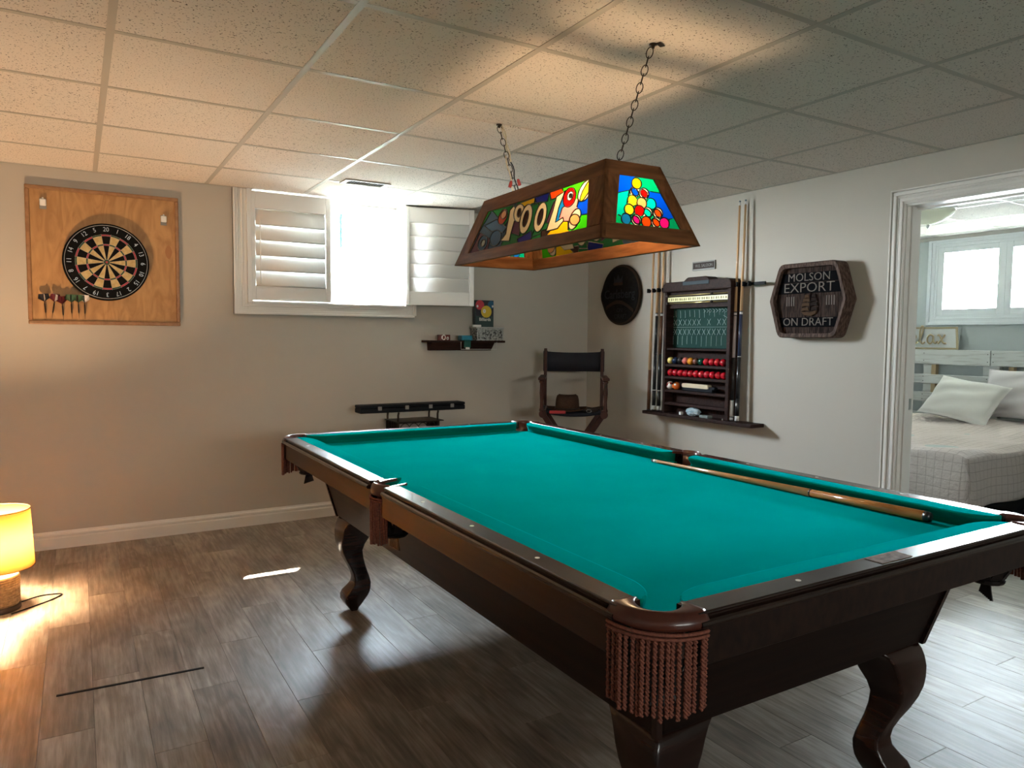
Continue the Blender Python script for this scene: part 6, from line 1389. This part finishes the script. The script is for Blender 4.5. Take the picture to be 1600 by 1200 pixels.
cue(-.929, 'plain honey maple cue, outermost at the left of the rack', [('bumper', 0, .006, 'cueblack'), ('butt', .006, .30, 'cuebrown'), ('shaft', .30, 1.395, 'maple'), ('ferrule', 1.395, 1.417, 'cuewhite'), ('tip', 1.417, 1.425, 'felttip')])
cue(-.985, 'black-handled cue with white collar, middle of the three at left', blk)
cue(-1.037, 'black-handled cue nearest the left side of the cabinet', [(n, h0, h1, ('cuebrown' if n == 'forearm' else m)) for n, h0, h1, m in blk])
cue(-1.733, 'cue with pale pinkish forearm and broad white butt sleeve, beside the cabinet', [('bumper', 0, .006, 'cueblack'), ('butt_cap', .006, .022, 'cuewhite'), ('ring', .022, .028, 'cueblack'), ('butt_sleeve', .028, .135, 'cuewhite'), ('wrap', .135, .415, 'cueblack'), ('forearm', .415, .685, 'cuepink'), ('ring', .685, .691, 'cueblack'), ('collar', .691, .706, 'cuewhite'), ('ring', .706, .713, 'cueblack'), ('shaft', .713, 1.395, 'maple'), ('ferrule', 1.395, 1.417, 'cuewhite'), ('tip', 1.417, 1.425, 'felttip')])
cue(-1.781, 'cue with navy forearm, rightmost in the wall rack', [('bumper', 0, .006, 'cueblack'), ('butt_cap', .006, .036, 'cuewhite'), ('butt_sleeve', .036, .15, 'cueblack'), ('wrap', .15, .42, 'cueblack'), ('ring', .42, .424, 'cuewhite'), ('forearm', .424, .695, 'cuenavy'), ('collar', .695, .710, 'cuewhite'), ('ring', .710, .716, 'cueblack'), ('shaft', .716, 1.395, 'maple'), ('ferrule', 1.395, 1.417, 'cuewhite'), ('tip', 1.417, 1.425, 'felttip')])

# ---- name plaque
t = thing('name_plaque', (XR, -1.397, 1.775), 'small framed metal name plaque above the scoreboard cabinet', 'plaque')
MB().box(XR-.006, XR, -1.293, -1.501, 1.745, 1.806).build('plate', 'plaque', t)
MB().box(XR-.010, XR-.004, -1.293, -1.501, 1.798, 1.806).box(XR-.010, XR-.004, -1.293, -1.501, 1.745, 1.755).box(XR-.010, XR-.004, -1.293, -1.298, 1.755, 1.798).box(XR-.010, XR-.004, -1.496, -1.501, 1.755, 1.798).build('rim', 'pewter', t)
text('lettering', 'W.E. SALOON', .030, 'pewter', t, (XR-.0062, -1.397, 1.776), ext=.0005, sx_=.86, **RWALL)

# ---- hexagonal wooden beer sign
SYc, SZc = -2.292, 1.500; SD = .090
t = thing('wooden_sign', (XR, SYc, SZc), 'six-sided weathered wood sign lettered MOLSON EXPORT ON DRAFT with a carved ship', 'sign')
def hexo(k, o=0):
    W_, T_, H_ = .263-o, .196-o*.62, .219-o; c = .030
    P = []
    base = [(W_, 0), (T_, H_), (-T_, H_), (-W_, 0), (-T_, -H_), (T_, -H_)]
    for i, (u, v) in enumerate(base):
        r_ = .035 if abs(v) > 0 else .008
        p, q_, n_ = Vector((u, v)), Vector(base[i-1]), Vector(base[(i+1) % 6]); d1 = (q_-p).normalized()*r_; d2 = (n_-p).normalized()*r_
        for s_ in (0, .25, .5, .75, 1): w = (p+d1)*(1-s_)**2+p*2*s_*(1-s_)+(p+d2)*s_**2; P.append((SYc+w.x*k, SZc+w.y))
    return P
b = MB(); O1, O2 = hexo(1), hexo(1, .026); n = len(O1)
b.strip([[ry(*O1[i], 0), ry(*O1[i], SD-.008), ry(*hexo(1, .006)[i], SD), ry(*O2[i], SD-.004), ry(*O2[i], .05)] for i in range(n)], closed=True, caps=False); b.build('rim', 'signrim', t)
# staves inside
for i in range(9):
    y0 = SYc-.24+i*.0535; y1 = y0+.0515
    P = []
    def edge(y):      # half height of the inner hexagon at y
        a = abs(y-SYc); W_, T_, H_ = .239, .180, .195
        return H_ if a < T_ else max(0., H_*(W_-a)/(W_-T_))
    ysamp = [y0+(y1-y0)*k/3 for k in range(4)]; ysamp = [y for y in ysamp if edge(y) > .003]
    if len(ysamp) < 2: continue
    P = [(y, SZc-edge(y)) for y in ysamp]+[(y, SZc+edge(y)) for y in reversed(ysamp)]
    b = MB(); b.prism(P, .03, .058+.0015*(i % 2), ry); b.build('stave', 'signwood', t)
def band(z0, z1, e):
    W_, T_, H_ = .233, .176, .195
    def hy(z): k = abs(z-SZc)/H_; return min(W_, T_+(W_-T_)*(1-k))
    P = [(SYc-hy(z0), z0), (SYc+hy(z0), z0), (SYc+hy(z1), z1), (SYc-hy(z1), z1)]; b = MB(); b.prism(P, .055, e, ry); b.build('letter_band', 'signdark', t, bevel=.001, bseg=1)
band(1.542, 1.604, .0635); band(1.607, 1.662, .0635); band(1.345, 1.402, .0635)
text('lettering', 'MOLSON', .066, 'signletter', t, (XR-.064, SYc+.005, 1.634), ext=.002, sx_=1.06, bold=-.008, **RWALL)
text('lettering', 'EXPORT', .080, 'signletter', t, (XR-.064, SYc+.005, 1.573), ext=.002, sx_=1.16, bold=-.010, **RWALL)
text('lettering', 'ON DRAFT', .066, 'signletter', t, (XR-.064, SYc+.005, 1.373), ext=.002, sx_=1.04, bold=-.008, **RWALL)
MT['ship1'] = mat('bronze_ship_paint', (.075, .042, .022), .8, spec=.1); MT['ship2'] = mat('dark_ship_paint', (.02, .012, .01), .8, spec=.1)
def sail(cy_, cz_, w, h, m, bow=.002):
    q = MB(); q.prism([(cy_+w/2, cz_-h/2), (cy_+w/2*.78, cz_+h/2), (cy_-w/2*.78, cz_+h/2), (cy_-w/2, cz_-h/2), (cy_, cz_-h/2+.004)], .058, .066+bow, ry); q.build('sail', m, t, bevel=.003)
for k, (w, z) in enumerate(((.036, 1.522), (.052, 1.500), (.060, 1.474), (.056, 1.447))):
    sail(SYc+.012+.003*k, z, w, .022, 'ship1'); sail(SYc-.034-.002*k, z+.002, w*.85, .023, 'ship2', .003)
q = MB(); q.prism([(SYc+.050, 1.436), (SYc+.030, 1.414), (SYc-.020, 1.408), (SYc-.050, 1.420), (SYc-.058, 1.440), (SYc-.01, 1.430)], .058, .068, ry); q.build('hull', 'ship1', t, bevel=.003)
q = MB(); q.prism([(SYc-.008, 1.44), (SYc-.012, 1.44), (SYc-.012, 1.548), (SYc-.008, 1.548)], .058, .068, ry); q.build('mast', 'ship2', t)
for yy in (-.14, .13):
    for k in range(4): q = MB(); yc = SYc+yy+.016*(k-1.5); q.prism([(yc-.003, 1.47), (yc+.003, 1.47), (yc+.004, 1.525), (yc-.002, 1.525)], .058, .0605, ry); q.build('carved_mark', 'signletter', t)

# ---- oval carlsberg sign
CYc, CZc = -.527, 1.612
t = thing('round_sign', (XR, CYc, CZc), 'nearly black round wooden sign with dim Carlsberg lettering near the corner', 'sign')
def oval(o, bulge=0):
    P = []
    for i in range(48):
        a = 2*PI*i/48; r1, r2 = .236-o, .238-o; y, z = r1*math.cos(a), r2*math.sin(a)
        if bulge and abs(z+.005) < .075 and y > 0: y += .016*math.cos((z+.005)/.075*PI/2)
        P.append((CYc+y, CZc+z))
    return P
q = MB(); q.prism(oval(0, 1), 0, .028, ry); q.build('board', 'carlsrim', t, bevel=.005)
q = MB(); q.prism([(u, v) for u, v in oval(.016)], .028, .031, ry); q.build('field', 'carlsdark', t)
q = MB(); q.prism([(CYc+.225, CZc-.045), (CYc+.235, CZc+.02), (CYc+.20, CZc+.055), (CYc-.20, CZc+.05), (CYc-.225, CZc+.01), (CYc-.215, CZc-.05)], .031, .0345, ry); q.build('name_band', 'carlsdark', t, bevel=.002)
text('lettering', 'Carlsberg', .098, 'signletter2', t, (XR-.035, CYc+.002, CZc+.004), ext=.002, sx_=.98, bold=.012, **RWALL)
q = MB(); 
A1 = [(CYc+.17-.34*i/14, CZc-.115+.055*math.sin(PI*i/14*1.05)-(.02*i/14)) for i in range(15)]
q.prism(A1+[(u, v+.028) for u, v in reversed(A1)], .031, .036, ry); q.build('swash', 'carlsrim', t, bevel=.002)
text('lettering', 'ON', .045, 'signletter2', t, (XR-.0315, CYc-.0, CZc-.122), ext=.002, bold=.01, **RWALL)
text('lettering', 'DRAFT', .050, 'signletter2', t, (XR-.0315, CYc-.015, CZc-.172), ext=.002, bold=.01, **RWALL)
q = MB(); q.prism(rrect(.11, .022, .008, 3, CYc+.02, CZc+.088), .031, .037, ry); q.build('crown_base', 'carlsrim', t)
q = MB(); q.prism([(CYc+.07, CZc+.10), (CYc+.075, CZc+.15), (CYc+.045, CZc+.12), (CYc+.02, CZc+.165), (CYc-.005, CZc+.12), (CYc-.035, CZc+.15), (CYc-.03, CZc+.10)], .031, .036, ry); q.build('crown', 'signletter2', t)
